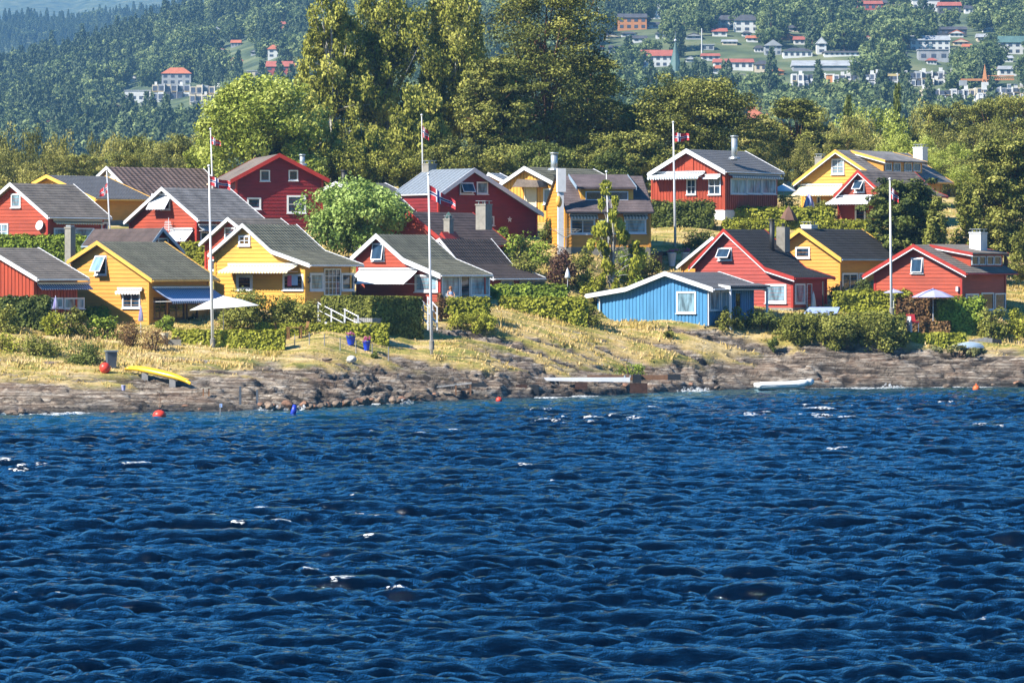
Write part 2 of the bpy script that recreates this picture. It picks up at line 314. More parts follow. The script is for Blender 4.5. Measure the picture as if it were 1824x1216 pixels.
# ------------------------------------------------------------------ ground mesh (one sheet)
def build_ground():
    us = np.concatenate([np.linspace(-.9,-.17,14)[:-1], np.linspace(-.17,-.128,40)[:-1], np.linspace(-.128,.128,600), np.linspace(.128,.17,40)[1:], np.linspace(.17,.9,14)[1:]])
    ts = np.concatenate([np.linspace(-28,-2,8)[:-1], np.arange(-2,20,.095), np.arange(20,60,.45), np.arange(60,130,1.5), np.arange(130,330,8)])
    U, T = np.meshgrid(us, ts); D = shore(U)+T
    x = (U*D).ravel(); y = D.ravel()
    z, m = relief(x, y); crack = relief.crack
    nr, nc = U.shape; i = np.arange((nr-1)*(nc-1)); r = i//(nc-1); c = i % (nc-1); a = r*nc+c
    Fc = np.stack([a, a+1, a+nc+1, a+nc], 1)
    wet = sstep(.55,.05, z+.25*fbm(x*.4,y*.4,2))
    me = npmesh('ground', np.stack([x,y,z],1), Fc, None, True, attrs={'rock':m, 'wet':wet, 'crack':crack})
    mat, nt, b = newmat('ground'); L = nt.links
    tc = N(nt,'ShaderNodeTexCoord'); P = tc.outputs['Object']
    def nz(sc, det=6, st=(1,1,1), ro=.65):
        mp = N(nt,'ShaderNodeMapping'); mp.inputs[3].default_value = st; L.new(P, mp.inputs[0])
        n = N(nt,'ShaderNodeTexNoise'); n.inputs['Scale'].default_value = sc; n.inputs['Detail'].default_value = det; n.inputs['Roughness'].default_value = ro; L.new(mp.outputs[0], n.inputs[0]); return n.outputs[0]
    rk = ramp(nt, nz(.9,9,(.35,1.6,11)), [(.32,(.04,.028,.02)),(.42,(.17,.12,.085)),(.52,(.37,.30,.23)),(.66,(.68,.62,.53))])
    rk2 = ramp(nt, nz(5,6,(.35,2,9)), [(.36,(.35,.33,.32)),(.6,(1.15,1.15,1.15))])
    rust = ramp(nt, nz(.25,4), [(.52,(0,0,0)),(.68,(1,1,1))])
    rc = mixc(nt, 1.0, rk.outputs[0], rk2.outputs[0], 'MULTIPLY'); rs = mixc(nt, .3, rc, (.25,.12,.06)); rc = mixc(nt, rust.outputs[0], rc, rs)
    gr = ramp(nt, nz(.55,8,(.6,1.3,1)), [(.36,(.20,.22,.035)),(.45,(.40,.34,.07)),(.54,(.64,.46,.17)),(.70,(.80,.62,.34))])
    gr2 = ramp(nt, nz(9,4), [(.3,(.6,.6,.6)),(.7,(1.15,1.15,1.15))]); gc = mixc(nt, 1.0, gr.outputs[0], gr2.outputs[0], 'MULTIPLY')
    ra = N(nt,'ShaderNodeAttribute', attribute_name='rock'); wa = N(nt,'ShaderNodeAttribute', attribute_name='wet')
    ca = N(nt,'ShaderNodeAttribute', attribute_name='crack'); rdk = mixc(nt, .88, rc, (.018,.013,.010)); rc = mixc(nt, ca.outputs['Fac'], rc, rdk)  # rock darkened along cracks and ledge risers: crevice shade put into the colour
    c = mixc(nt, ra.outputs['Fac'], gc, rc)
    wd = mixc(nt, .82, c, (.012,.011,.008)); c = mixc(nt, wa.outputs['Fac'], c, wd)
    L.new(c, b.inputs['Base Color'])
    rr = N(nt,'ShaderNodeMapRange'); L.new(wa.outputs['Fac'], rr.inputs[0]); rr.inputs[3].default_value = .9; rr.inputs[4].default_value = .35; L.new(rr.outputs[0], b.inputs['Roughness'])
    bp = N(nt,'ShaderNodeBump'); bp.inputs[0].default_value = 1.0; bp.inputs[1].default_value = .16; L.new(nz(2.6,9,(.35,1.6,9)), bp.inputs['Height']); L.new(bp.outputs[0], b.inputs['Normal'])
    me.materials.append(mat)
    o = link('ground', me); tag(o, kind='structure')
build_ground()

# ------------------------------------------------------------------ water
def ocean_patch(n, Lm, wdir, amp, peak, seed, lo=.35, pw=2.4):
    r = np.random.RandomState(seed); k = np.fft.fftfreq(n, d=Lm/n)*2*np.pi; KX, KY = np.meshgrid(k, k)
    K = np.hypot(KX, KY); K[0,0] = 1; kp = 2*np.pi/peak
    c = (KX*math.cos(wdir)+KY*math.sin(wdir))/K
    S = np.exp(-1.25*(kp/K)**2)/K**3.6*(np.abs(c)**pw+.012)*np.exp(-(K*lo/2/np.pi)**2); S[0,0] = 0
    h = np.sqrt(S)*(r.randn(n,n)+1j*r.randn(n,n))
    H = np.fft.ifft2(h).real; s = amp/H.std(); H *= s
    dx = np.fft.ifft2(-1j*KX/K*h).real*s; dy = np.fft.ifft2(-1j*KY/K*h).real*s
    return H, dx, dy
def bil(A, x, y, Lm):
    n = A.shape[0]; fx = (x/Lm*n) % n; fy = (y/Lm*n) % n; i = fx.astype(int); j = fy.astype(int); a = fx-i; b = fy-j
    i1 = (i+1) % n; j1 = (j+1) % n; i %= n; j %= n
    return (A[j,i]*(1-a)+A[j,i1]*a)*(1-b)+(A[j1,i]*(1-a)+A[j1,i1]*a)*b
def build_water():
    P = [(ocean_patch(1024, 96., math.radians(80), .105, 5.0, 11, .16, 4), 96., 0.0), (ocean_patch(768, 41., math.radians(96), .062, 2.4, 5, .07, 4), 41., .22), (ocean_patch(512, 17., math.radians(84), .020, .9, 8, .04, 2.5), 17., -.15)]
    ds = [62.0]
    while ds[-1] < 300: ds.append(ds[-1]+.115+.29*((ds[-1]-62)/238)**1.2)
    ds = np.array(ds); us = np.linspace(-1,1,540)
    U, D = np.meshgrid(us, ds); x = U*(D*.12*1.22+3.5); y = D
    x = x.ravel(); y = y.ravel(); h = 0; dx = 0; dy = 0
    for (A,B,C), Lm, rot in P:
        cr, sr = math.cos(rot), math.sin(rot); xr = x*cr-y*sr; yr = x*sr+y*cr
        h = h+bil(A,xr,yr,Lm); a = bil(B,xr,yr,Lm); b = bil(C,xr,yr,Lm); dx = dx+a*cr+b*sr; dy = dy-a*sr+b*cr
    gust = np.clip(1.0+.6*fbm(x*.055,y*.05,2),.5,1.6); h = h*gust; h = .42*np.tanh(h/.42)
    g = ground(x, y); calm = .28+.72*sstep(0, 1, np.clip((shore(x/y)-y)/26., 0, 1))
    h = h*calm; ch = 1.0
    nr, nc = U.shape
    X2 = x+dx*ch*calm*np.minimum(gust,1.15); Y2 = y+dy*ch*calm*np.minimum(gust,1.15)
    # crest sharpness -> foam
    Hg = h.reshape(nr,nc); XX = X2.reshape(nr,nc); YY = Y2.reshape(nr,nc)
    jy = np.gradient(YY, axis=0)/np.maximum(np.gradient(D, axis=0),1e-6); jx = np.gradient(XX, axis=1)/np.gradient(x.reshape(nr,nc), axis=1)
    comp = 1-np.minimum(jy*jx, 2)
    patch = fbm(x*.07+5, y*.045, 3).reshape(nr,nc)
    kk = 3; up_ = np.roll(Hg,kk,0); dn_ = np.roll(Hg,-kk,0); c2 = Hg-.5*(up_+dn_); c2[:kk] = 0; c2[-kk:] = 0
    cs = 5*c2+1.4*Hg+.9*patch; q0, q1 = np.percentile(cs,[99.72,99.97]); foam = sstep(q0,q1,cs)*sstep(.02,.2,patch)
    fl = fbm(x*.5, y*.5, 3)
    sf = sstep(-.55,-.05,g+h*.6+.22*fl)*sstep(-.1,.5,fbm(x*.12+9,y*.12,2)+.1)
    foam = np.clip(foam.ravel()+sf*.9, 0, 1)
    teal = sstep(34, 4, shore(x/y)-y)
    V = np.stack([X2,Y2,h],1)
    i = np.arange((nr-1)*(nc-1)); r = i//(nc-1); c = i % (nc-1); a = r*nc+c
    Fc = np.stack([a, a+1, a+nc+1, a+nc], 1)
    # calmer open water all round, lying a little lower
    b = len(V); S = 9000
    ring = [(-S,-S),(S,-S),(S,S),(-S,S)]
    V = np.concatenate([V, [(p,q,-.45) for p,q in ring]]); Fc = np.concatenate([Fc, [[b,b+1,b+2,b+3]]])
    foam = np.concatenate([foam, np.zeros(4)]); teal = np.concatenate([teal, np.zeros(4)])
    me = npmesh('water', V, Fc, None, True, attrs={'foam':foam, 'teal':teal})
    m, nt, bs = newmat('water'); L = nt.links
    tc = N(nt,'ShaderNodeTexCoord')
    def nz(sc, det, st=(1,1,1)):
        mp = N(nt,'ShaderNodeMapping'); mp.inputs[3].default_value = st; L.new(tc.outputs['Object'], mp.inputs[0])
        n = N(nt,'ShaderNodeTexNoise'); n.inputs['Scale'].default_value = sc; n.inputs['Detail'].default_value = det; n.inputs['Roughness'].default_value = .6; L.new(mp.outputs[0], n.inputs[0]); return n.outputs[0]
    te = N(nt,'ShaderNodeAttribute', attribute_name='teal')
    body = mixc(nt, te.outputs['Fac'], (.0001,.002,.008), (.004,.04,.065))
    fa = N(nt,'ShaderNodeAttribute', attribute_name='foam')
    br = ramp(nt, nz(11,8,(.6,1.2,1)), [(.46,(0,0,0)),(.56,(1,1,1))])
    fm = N(nt,'ShaderNodeMath', operation='MULTIPLY'); L.new(fa.outputs['Fac'], fm.inputs[0]); L.new(br.outputs[0], fm.inputs[1])
    fq = N(nt,'ShaderNodeMapRange'); fq.inputs[1].default_value = .3; fq.inputs[2].default_value = .6; L.new(fm.outputs[0], fq.inputs[0]); fm = fq
    L.new(mixc(nt, fm.outputs[0], body, (.80,.82,.82)), bs.inputs['Base Color'])
    bs.inputs['Specular IOR Level'].default_value = 0.0
    gl = N(nt,'ShaderNodeBsdfGlossy'); gl.inputs['Color'].default_value = (.66,.92,1.0,1); gl.inputs['Roughness'].default_value = .06
    fr = N(nt,'ShaderNodeFresnel'); fr.inputs[0].default_value = 1.36; iv = N(nt,'ShaderNodeMath',operation='SUBTRACT'); iv.inputs[0].default_value = 1; L.new(fm.outputs[0],iv.inputs[1])
    mf = N(nt,'ShaderNodeMath',operation='MULTIPLY'); L.new(fr.outputs[0],mf.inputs[0]); L.new(iv.outputs[0],mf.inputs[1])
    mx = N(nt,'ShaderNodeMixShader'); L.new(mf.outputs[0],mx.inputs[0]); L.new(bs.outputs[0],mx.inputs[1]); L.new(gl.outputs[0],mx.inputs[2]); L.new(mx.outputs[0],nt.nodes['Material Output'].inputs[0])
    rr = N(nt,'ShaderNodeMapRange'); rr.inputs[3].default_value = .07; rr.inputs[4].default_value = .8; L.new(fm.outputs[0], rr.inputs[0]); L.new(rr.outputs[0], bs.inputs['Roughness'])
    bs.inputs['IOR'].default_value = 1.42
    bp = N(nt,'ShaderNodeBump'); bp.inputs[0].default_value = 1.0; bp.inputs[1].default_value = .07; L.new(nz(3.4,8,(.6,1.2,1)), bp.inputs['Height']); [L.new(bp.outputs[0], q_.inputs['Normal']) for q_ in (bs, gl, fr)]
    me.materials.append(m); o = link('water', me); tag(o, kind='structure')
build_water()

# ------------------------------------------------------------------ mainland hills
HILLC = {  # px: [(D,z)]
 -900: [(1100,-4),(1300,20),(1900,66),(2600,105),(3200,60),(4500,215),(5600,150),(8500,560),(12000,500)],
 0:    [(1100,-4),(1300,20),(1900,66),(2600,122),(3200,70),(4500,270),(5600,180),(8500,600),(12000,500)],
 130:  [(1100,-4),(1300,22),(1900,70),(2600,132),(3200,80),(4500,264),(5600,180),(8500,600),(12000,500)],
 270:  [(1100,-4),(1300,25),(1900,75),(2600,150),(3200,90),(4500,274),(5600,200),(8500,620),(12000,500)],
 400:  [(1100,-4),(1300,30),(1900,80),(2600,166),(3200,110),(4500,290),(5600,200),(8500,620),(12000,500)],
 560:  [(1100,-4),(1300,35),(1900,95),(2600,182),(3200,170),(4500,310),(5600,220),(8500,640),(12000,500)],
 950:  [(1100,-4),(1300,46),(1800,105),(2600,190),(3200,240),(4500,330),(5600,240),(8500,640),(12000,500)],
 1824: [(1100,-4),(1300,48),(1800,108),(2600,190),(3200,240),(4500,330),(5600,240),(8500,640),(12000,500)],
 2800: [(1100,-4),(1300,48),(1800,108),(2600,190),(3200,240),(4500,330),(5600,240),(8500,640),(12000,500)]}
_hk = sorted(HILLC)
def hill(x, y):
    x = np.atleast_1d(np.asarray(x,float)); y = np.atleast_1d(np.asarray(y,float)); px = x/y*F+CXP
    vals = np.array([np.interp(y, [a for a,_ in HILLC[k]], [b for _,b in HILLC[k]]) for k in _hk]); pk = np.array(_hk, float)
    i = np.clip(np.searchsorted(pk, px)-1, 0, len(pk)-2); t = np.clip((px-pk[i])/(pk[i+1]-pk[i]), 0, 1); ar = np.arange(len(px))
    r = vals[i,ar]*(1-t)+vals[i+1,ar]*t
    return r+6*fbm(x*.006, y*.006, 3)*sstep(0,40,r)+14*fbm(x*.002,y*.002,3)*sstep(3500,5000,y)
def athill(px, py, lo=1200, hi=5000):
    D = np.arange(lo, hi, 4.0); g = hill(X(px,D), D); z = Z(py, D); k = np.argmax(g >= z)
    if g[k] < z[k]: k = len(D)-1
    return X(px, D[k]), D[k], float(g[k])
def build_hills():
    us = np.linspace(-.30,.30,181); ds = np.concatenate([np.arange(1080,3300,22), np.arange(3300,6000,60), np.arange(6000,12001,300)])
    U, D = np.meshgrid(us, ds); x = (U*D).ravel(); y = D.ravel(); z = hill(x,y)
    far = sstep(3300,4300,y); z = z+far*5*fbm(x*.03,y*.03,3)
    nr, nc = U.shape; i = np.arange((nr-1)*(nc-1)); r = i//(nc-1); c = i % (nc-1); a = r*nc+c
    mat, nt, b = newmat('hillside'); L = nt.links; tc = N(nt,'ShaderNodeTexCoord')
    n = N(nt,'ShaderNodeTexNoise'); n.inputs['Scale'].default_value = .05; n.inputs['Detail'].default_value = 8; L.new(tc.outputs['Object'], n.inputs[0])
    rp = ramp(nt, n.outputs[0], [(.35,(.04,.065,.03)),(.52,(.10,.135,.055)),(.7,(.20,.21,.10))]); L.new(rp.outputs[0], b.inputs['Base Color']); b.inputs['Roughness'].default_value = .95
    me = npmesh('hills', np.stack([x,y,z],1), np.stack([a,a+1,a+nc+1,a+nc],1), mat, True)
    tag(link('hills', me), kind='structure')
build_hills()

# ------------------------------------------------------------------ foliage
def leaves(C, R, n, size, rng, up=.25, droop=0, shell=.55, tint_sp=.16, aspect=1.0, rnd=.55):
    """C (k,3) clump centres, R (k,3) radii, n leaves each -> quads"""
    C = np.asarray(C,float); R = np.asarray(R,float); k = len(C); N_ = k*n
    d = rng.randn(N_,3); d /= np.linalg.norm(d,axis=1)[:,None]; rr = (shell+(1-shell)*rng.rand(N_))[:,None]*(.85+.3*rng.rand(N_)[:,None])
    ci = np.repeat(np.arange(k), n); p = C[ci]+d*rr*R[ci]
    if droop: p[:,2] -= droop*rng.rand(N_)**1.5*R[ci,2]
    nn = d*(1-rnd)+rng.randn(N_,3)*rnd*.75; nn[:,2] += up; nn /= np.linalg.norm(nn,axis=1)[:,None]+1e-9
    a = np.cross(nn, rng.randn(N_,3)); a /= np.linalg.norm(a,axis=1)[:,None]+1e-9; b = np.cross(nn,a)
    if droop: b = b*.4+np.array([0,0,-1.0]); b /= np.linalg.norm(b,axis=1)[:,None]; a = np.cross(nn,b); a /= np.linalg.norm(a,axis=1)[:,None]+1e-9
    s = (size*(.6+.8*rng.rand(N_)))[:,None]; a = a*s*.5; b = b*s*.5*aspect
    V = np.stack([p-a*1.05-b*.6, p+a*1.05-b*.6, p+b*1.25+a*(rng.rand(N_)-.5)[:,None]],1).reshape(-1,3)
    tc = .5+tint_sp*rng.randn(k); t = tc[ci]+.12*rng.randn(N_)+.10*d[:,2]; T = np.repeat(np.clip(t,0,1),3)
    Fc = np.arange(N_*3).reshape(-1,3)
    return V, Fc, T
def lf_obj(name, parts, mat, parent=None, loc=None):
    V = np.concatenate([p[0] for p in parts]); T = np.concatenate([p[2] for p in parts]); off = 0; Fs = []
    for p in parts: Fs.append(p[1]+off); off += len(p[0])
    me = npmesh(name, V, np.concatenate(Fs), M[mat], False, T); o = link(name, me, parent, loc); return o
def crown_pts(rng, k, rx, ry, rz, zc, lump=.3, fill=.35):
    d = rng.randn(k,3); d /= np.linalg.norm(d,axis=1)[:,None]; rad = np.where(rng.rand(k)<fill, .3+.45*rng.rand(k), .78+.22*rng.rand(k))
    l = 1+lump*np.sin(d[:,0]*3.1+rng.rand()*6)*np.cos(d[:,2]*2.7+rng.rand()*6)
    p = d*(rad*l)[:,None]*np.array([rx,ry,rz]); p[:,2] += zc; return p
def limbs(mb, base_h, top, pts, r0, rng, nl=10, rb=.35):
    top = Vector(top); mb.tube([(0,0,-.5),(0,0,base_h*.5),Vector((0,0,base_h)).lerp(top,.02), Vector((0,0,base_h)).lerp(top,.5)+Vector((rng.randn()*.2,rng.randn()*.2,0)), top], [r0*1.2,r0,r0*.85,r0*.5,r0*.12], 7)
    for j in rng.choice(len(pts), min(nl,len(pts)), replace=False):
        p = Vector(pts[j]); z = base_h*.8+(top.z-base_h*.8)*rng.rand()*.7; z = min(z, p.z-.1*abs(p.z)) if p.z > base_h else base_h*.9
        s = Vector((0,0,max(z,base_h*.5))); mid = s.lerp(p,.5)+Vector((0,0,.25*rng.rand()))
        mb.tube([s,mid,p], [r0*rb,r0*rb*.6,r0*rb*.2], 5)
def tree_mesh(kind, h, wdt, seed, dens=1.0, lo=.16):
    """returns (crown parts, trunk MB, leaf mat, bark mat)"""
    rng = np.random.RandomState(seed); mb = MB(); parts = []
    if kind == 'broad':
        rz = h*.42; P = crown_pts(rng, int(85*dens), wdt*.5, wdt*.5, rz, h-rz*.98, .22); r = wdt*.115
        R = np.outer(.7+.6*rng.rand(len(P)), [r,r,r*.85]); parts.append(leaves(P,R,int(150),wdt*.017+.07,rng,.3,tint_sp=.2)); limbs(mb, h*.2, (0,0,h*.85), P, .028*h, rng)
        return parts, mb, 'bark'
    if kind == 'birch':
        k = int(150*dens); rz = h*.48; P = crown_pts(rng, k, wdt*.5, wdt*.5, rz, h-rz, .45, .35)
        tp = np.clip((P[:,2]-(h-2*rz))/(2*rz),0,1); P[:,:2] *= (1.12-.55*tp)[:,None]
        R = np.outer(.5+.9*rng.rand(k), [wdt*.075,wdt*.075,wdt*.10]); parts.append(leaves(P,R,int(120),.20,rng,.25,droop=.9,aspect=1.25,rnd=.7,tint_sp=.2))
        limbs(mb, h*.25, (rng.randn()*.5,0,h*.95), P, .018*h, rng, 60, .30); return parts, mb, 'birchbark'
    if kind == 'pine':
        P = []; R = []
        for j in range(int(15*dens)):
            t = lo+(1-lo)*(j+rng.rand()*.7)/(15*dens); reach = wdt*.5*(1.0-abs(t-.55)**1.5*1.35)*(.75+.45*rng.rand()); nb = 5+int(3*rng.rand())
            for q in range(nb):
                a = 2*math.pi*(q+rng.rand()*.8)/nb; L_ = reach*(.6+.5*rng.rand())
                for s in (.45,.75,1.0):
                    P.append((math.cos(a)*L_*s, math.sin(a)*L_*s, h*t+L_*s*.12+rng.randn()*.2)); r = wdt*.09*(.7+.7*rng.rand()); R.append((r*1.3,r*1.3,r*.6))
        P = np.array(P); R = np.array(R); parts.append(leaves(P,R,int(115),.185,rng,.6,aspect=1.1,shell=.35,tint_sp=.17)); limbs(mb, h*.3, (0,0,h*.95), P, .016*h, rng, 46, .38)
        return parts, mb, 'pinebark'
    if kind == 'spruce':
        P = []; R = []
        for j in range(16):
            t = .1+.9*j/16; reach = wdt*.5*(1-t)**.8+.12; nb = max(3,int(8*(1-t))+3)
            for q in range(nb):
                a = 2*math.pi*(q+rng.rand())/nb; s = .6+.4*rng.rand(); P.append((math.cos(a)*reach*s, math.sin(a)*reach*s, h*t-reach*.15)); R.append((wdt*.11,wdt*.11,h*.045))
        P = np.array(P); R = np.array(R); parts.append(leaves(P,R,int(26*dens),.05*wdt+.12,rng,.3,droop=.5,shell=.2)); mb.tube([(0,0,-.5),(0,0,h*.97)],[.02*h,.01],6)
        return parts, mb, 'bark'
    if kind == 'column':
        k = int(60*dens); P = crown_pts(rng,k,wdt*.42,wdt*.42,h*.5,h*.52,.2,.3); tp = np.clip(P[:,2]/h,0,1); P[:,:2] *= (1.15-.75*tp)[:,None]
        R = np.outer(.7+.6*rng.rand(k),[wdt*.13,wdt*.13,wdt*.22]); parts.append(leaves(P,R,int(110*dens),.16,rng,.5,aspect=1.4)); limbs(mb,.3,(0,0,h*.9),P,.09,rng,6); return parts, mb, 'bark'
def tree(name, kind, px, D, ptop, wpx, leaf, label, cat='tree', seed=1, dens=1.0, group=None, pbase=None, hh=None):
    x = X(px,D); z = gz(x,D); h = hh or (Z(ptop,D)-z); wd = wpx/F*D
    e = empty(name, (x,D,z), random.random()*6.28, label, cat, group)
    parts, mb, bark = tree_mesh(kind, h, wd, seed, dens)
    lf_obj('crown', parts, leaf, e); mb.build('trunk', M[bark], e, True); return e
def copytree(o, loc, rz, sc, label, group=None):
    r = o.copy(); COL.objects.link(r); r.location = loc; r.rotation_euler = (0,0,rz); r.scale = sc if isinstance(sc,tuple) else (sc,sc,sc)
    if label: r['label'] = label
    if group: r['group'] = group
    for ch in list(o.children):
        c = ch.copy(); COL.objects.link(c); c.parent = r
    return r
SEED = [100]
def bush(name, px0, px1, pt, pb, D, leaf, label, cat='bush', dens=1.0, size=.13, rough=.2, group=None, up=.35):
    SEED[0] += 1; rng = np.random.RandomState(SEED[0]); D = max(D, at((px0+px1)/2,pb,240,340)[1]-.3); x0, x1 = X(px0,D), X(px1,D); cx = (x0+x1)/2; w_ = (x1-x0)/2
    z1 = Z(pt,D); z0 = min(Z(pb,D), gz(cx,D)+.1); h = z1-z0; dp = min(max(w_*.8,.5), 2.2)
    k = int(max(10, 9*w_*h+10)*dens); d = rng.randn(k,3); d /= np.linalg.norm(d,axis=1)[:,None]; d[:,2] = np.abs(d[:,2])**.8*np.where(rng.rand(k)<.85,1,-.2)
    rad = .55+.40*rng.rand(k); P = d*rad[:,None]*np.array([w_*.92,dp,h*.86])*(1+rough*rng.randn(k,1)*.5); P[:,2] += .06*h
    r = min(.16*h+.12, .45, w_*.35+.05); R = np.outer(.7+.6*rng.rand(k), [r*1.15,r*1.15,r])
    parts = [leaves(P,R,int(70*dens),size,rng,up)]
    e = empty(name, (cx, D+dp*.3, z0), 0, label, cat, group)
    lf_obj('foliage', parts, leaf, e)
    mb = MB()
    for j in range(5):
        a = rng.rand()*6.28; q = (math.cos(a)*w_*.5, math.sin(a)*dp*.5, h*(.5+.3*rng.rand())); mb.tube([(q[0]*.15,q[1]*.15,-.25),(q[0]*.6,q[1]*.6,q[2]*.5),q],[.05,.035,.012],5)
    mb.build('stem', M['bark'], e); return e
def hedge(px0, px1, pt, pb, D, leaf, label, th=0, depth=1.1, size=.085, dens=1.0, bumpy=.05, slope=0, group=None, auto=True):
    """clipped hedge: px0..px1 across at distance D (left end), turned by th; box with leafy faces"""
    SEED[0] += 1; rng = np.random.RandomState(SEED[0]); t = math.radians(th); D = max(D, at((px0+px1)/2,pb,240,340)[1]-.2) if auto else D
    x0 = X(px0,D); c, s = math.cos(t), math.sin(t)
    # solve length so the far end falls on px1
    u1 = (px1-CXP)/F; Lh = (u1*D-x0)/(c-u1*s) if th else X(px1,D)-x0
    zt = Z(pt,D); zb = min(Z(pb,D)-.1, gz(x0,D), gz(x0+Lh*c,D+Lh*s))-.05; h = zt-zb
    e = empty('hedge', (x0,D,zb), t, label, 'hedge', group)
    def top(xx): return h+slope*xx/Lh
    nseg = max(2,int(Lh/1.2)); V = []; 
    mb = MB(); mb.prism([(0.1,0),(Lh-.1,0),(Lh-.1,h-.12+slope),(.1,h-.12)], .1, depth-.1); core = mb.build('core', M[leaf], e)
    nF = int(Lh*h*150*dens); nT = int(Lh*depth*140*dens); nS = int(depth*h*120*dens); parts = []
    def face(n, fn, nrm):
        a, b = rng.rand(n), rng.rand(n); p = fn(a,b)
        nn = np.array(nrm)*1.0+rng.randn(n,3)*.42; nn[:,2] += .35; nn /= np.linalg.norm(nn,axis=1)[:,None]
        ta = np.cross(nn, rng.randn(n,3)); ta /= np.linalg.norm(ta,axis=1)[:,None]; tb = np.cross(nn,ta); sz = (size*(.6+.8*rng.rand(n)))[:,None]
        p = p+np.array(nrm)*((fbm(p[:,0]*1.1+SEED[0],p[:,2]*1.3+p[:,1],2))*bumpy*2+rng.randn(n)*bumpy*.7)[:,None]
        Vv = np.stack([p-ta*sz, p-tb*sz, p+ta*sz, p+tb*sz],1).reshape(-1,3)
        ti = .48+.28*fbm(p[:,0]*.8+SEED[0]*3, p[:,2]*1.2+p[:,1]*.7,3)+.12*rng.randn(n)
        parts.append((Vv, np.arange(n*4).reshape(-1,4), np.repeat(np.clip(ti,0,1),4)))
    face(nF, lambda a,b: np.stack([a*Lh, 0*a, b*(h+slope*a)],1), (0,-1,0)); face(nT, lambda a,b: np.stack([a*Lh, b*depth, h+slope*a],1), (0,0,1))
    face(nS, lambda a,b: np.stack([0*a, a*depth, b*h],1), (-1,0,0)); face(nS, lambda a,b: np.stack([0*a+Lh, a*depth, b*(h+slope)],1), (1,0,0)); face(nF//2, lambda a,b: np.stack([a*Lh, 0*a+depth, b*h],1), (0,1,0))
    lf_obj('foliage', parts, leaf, e); return e

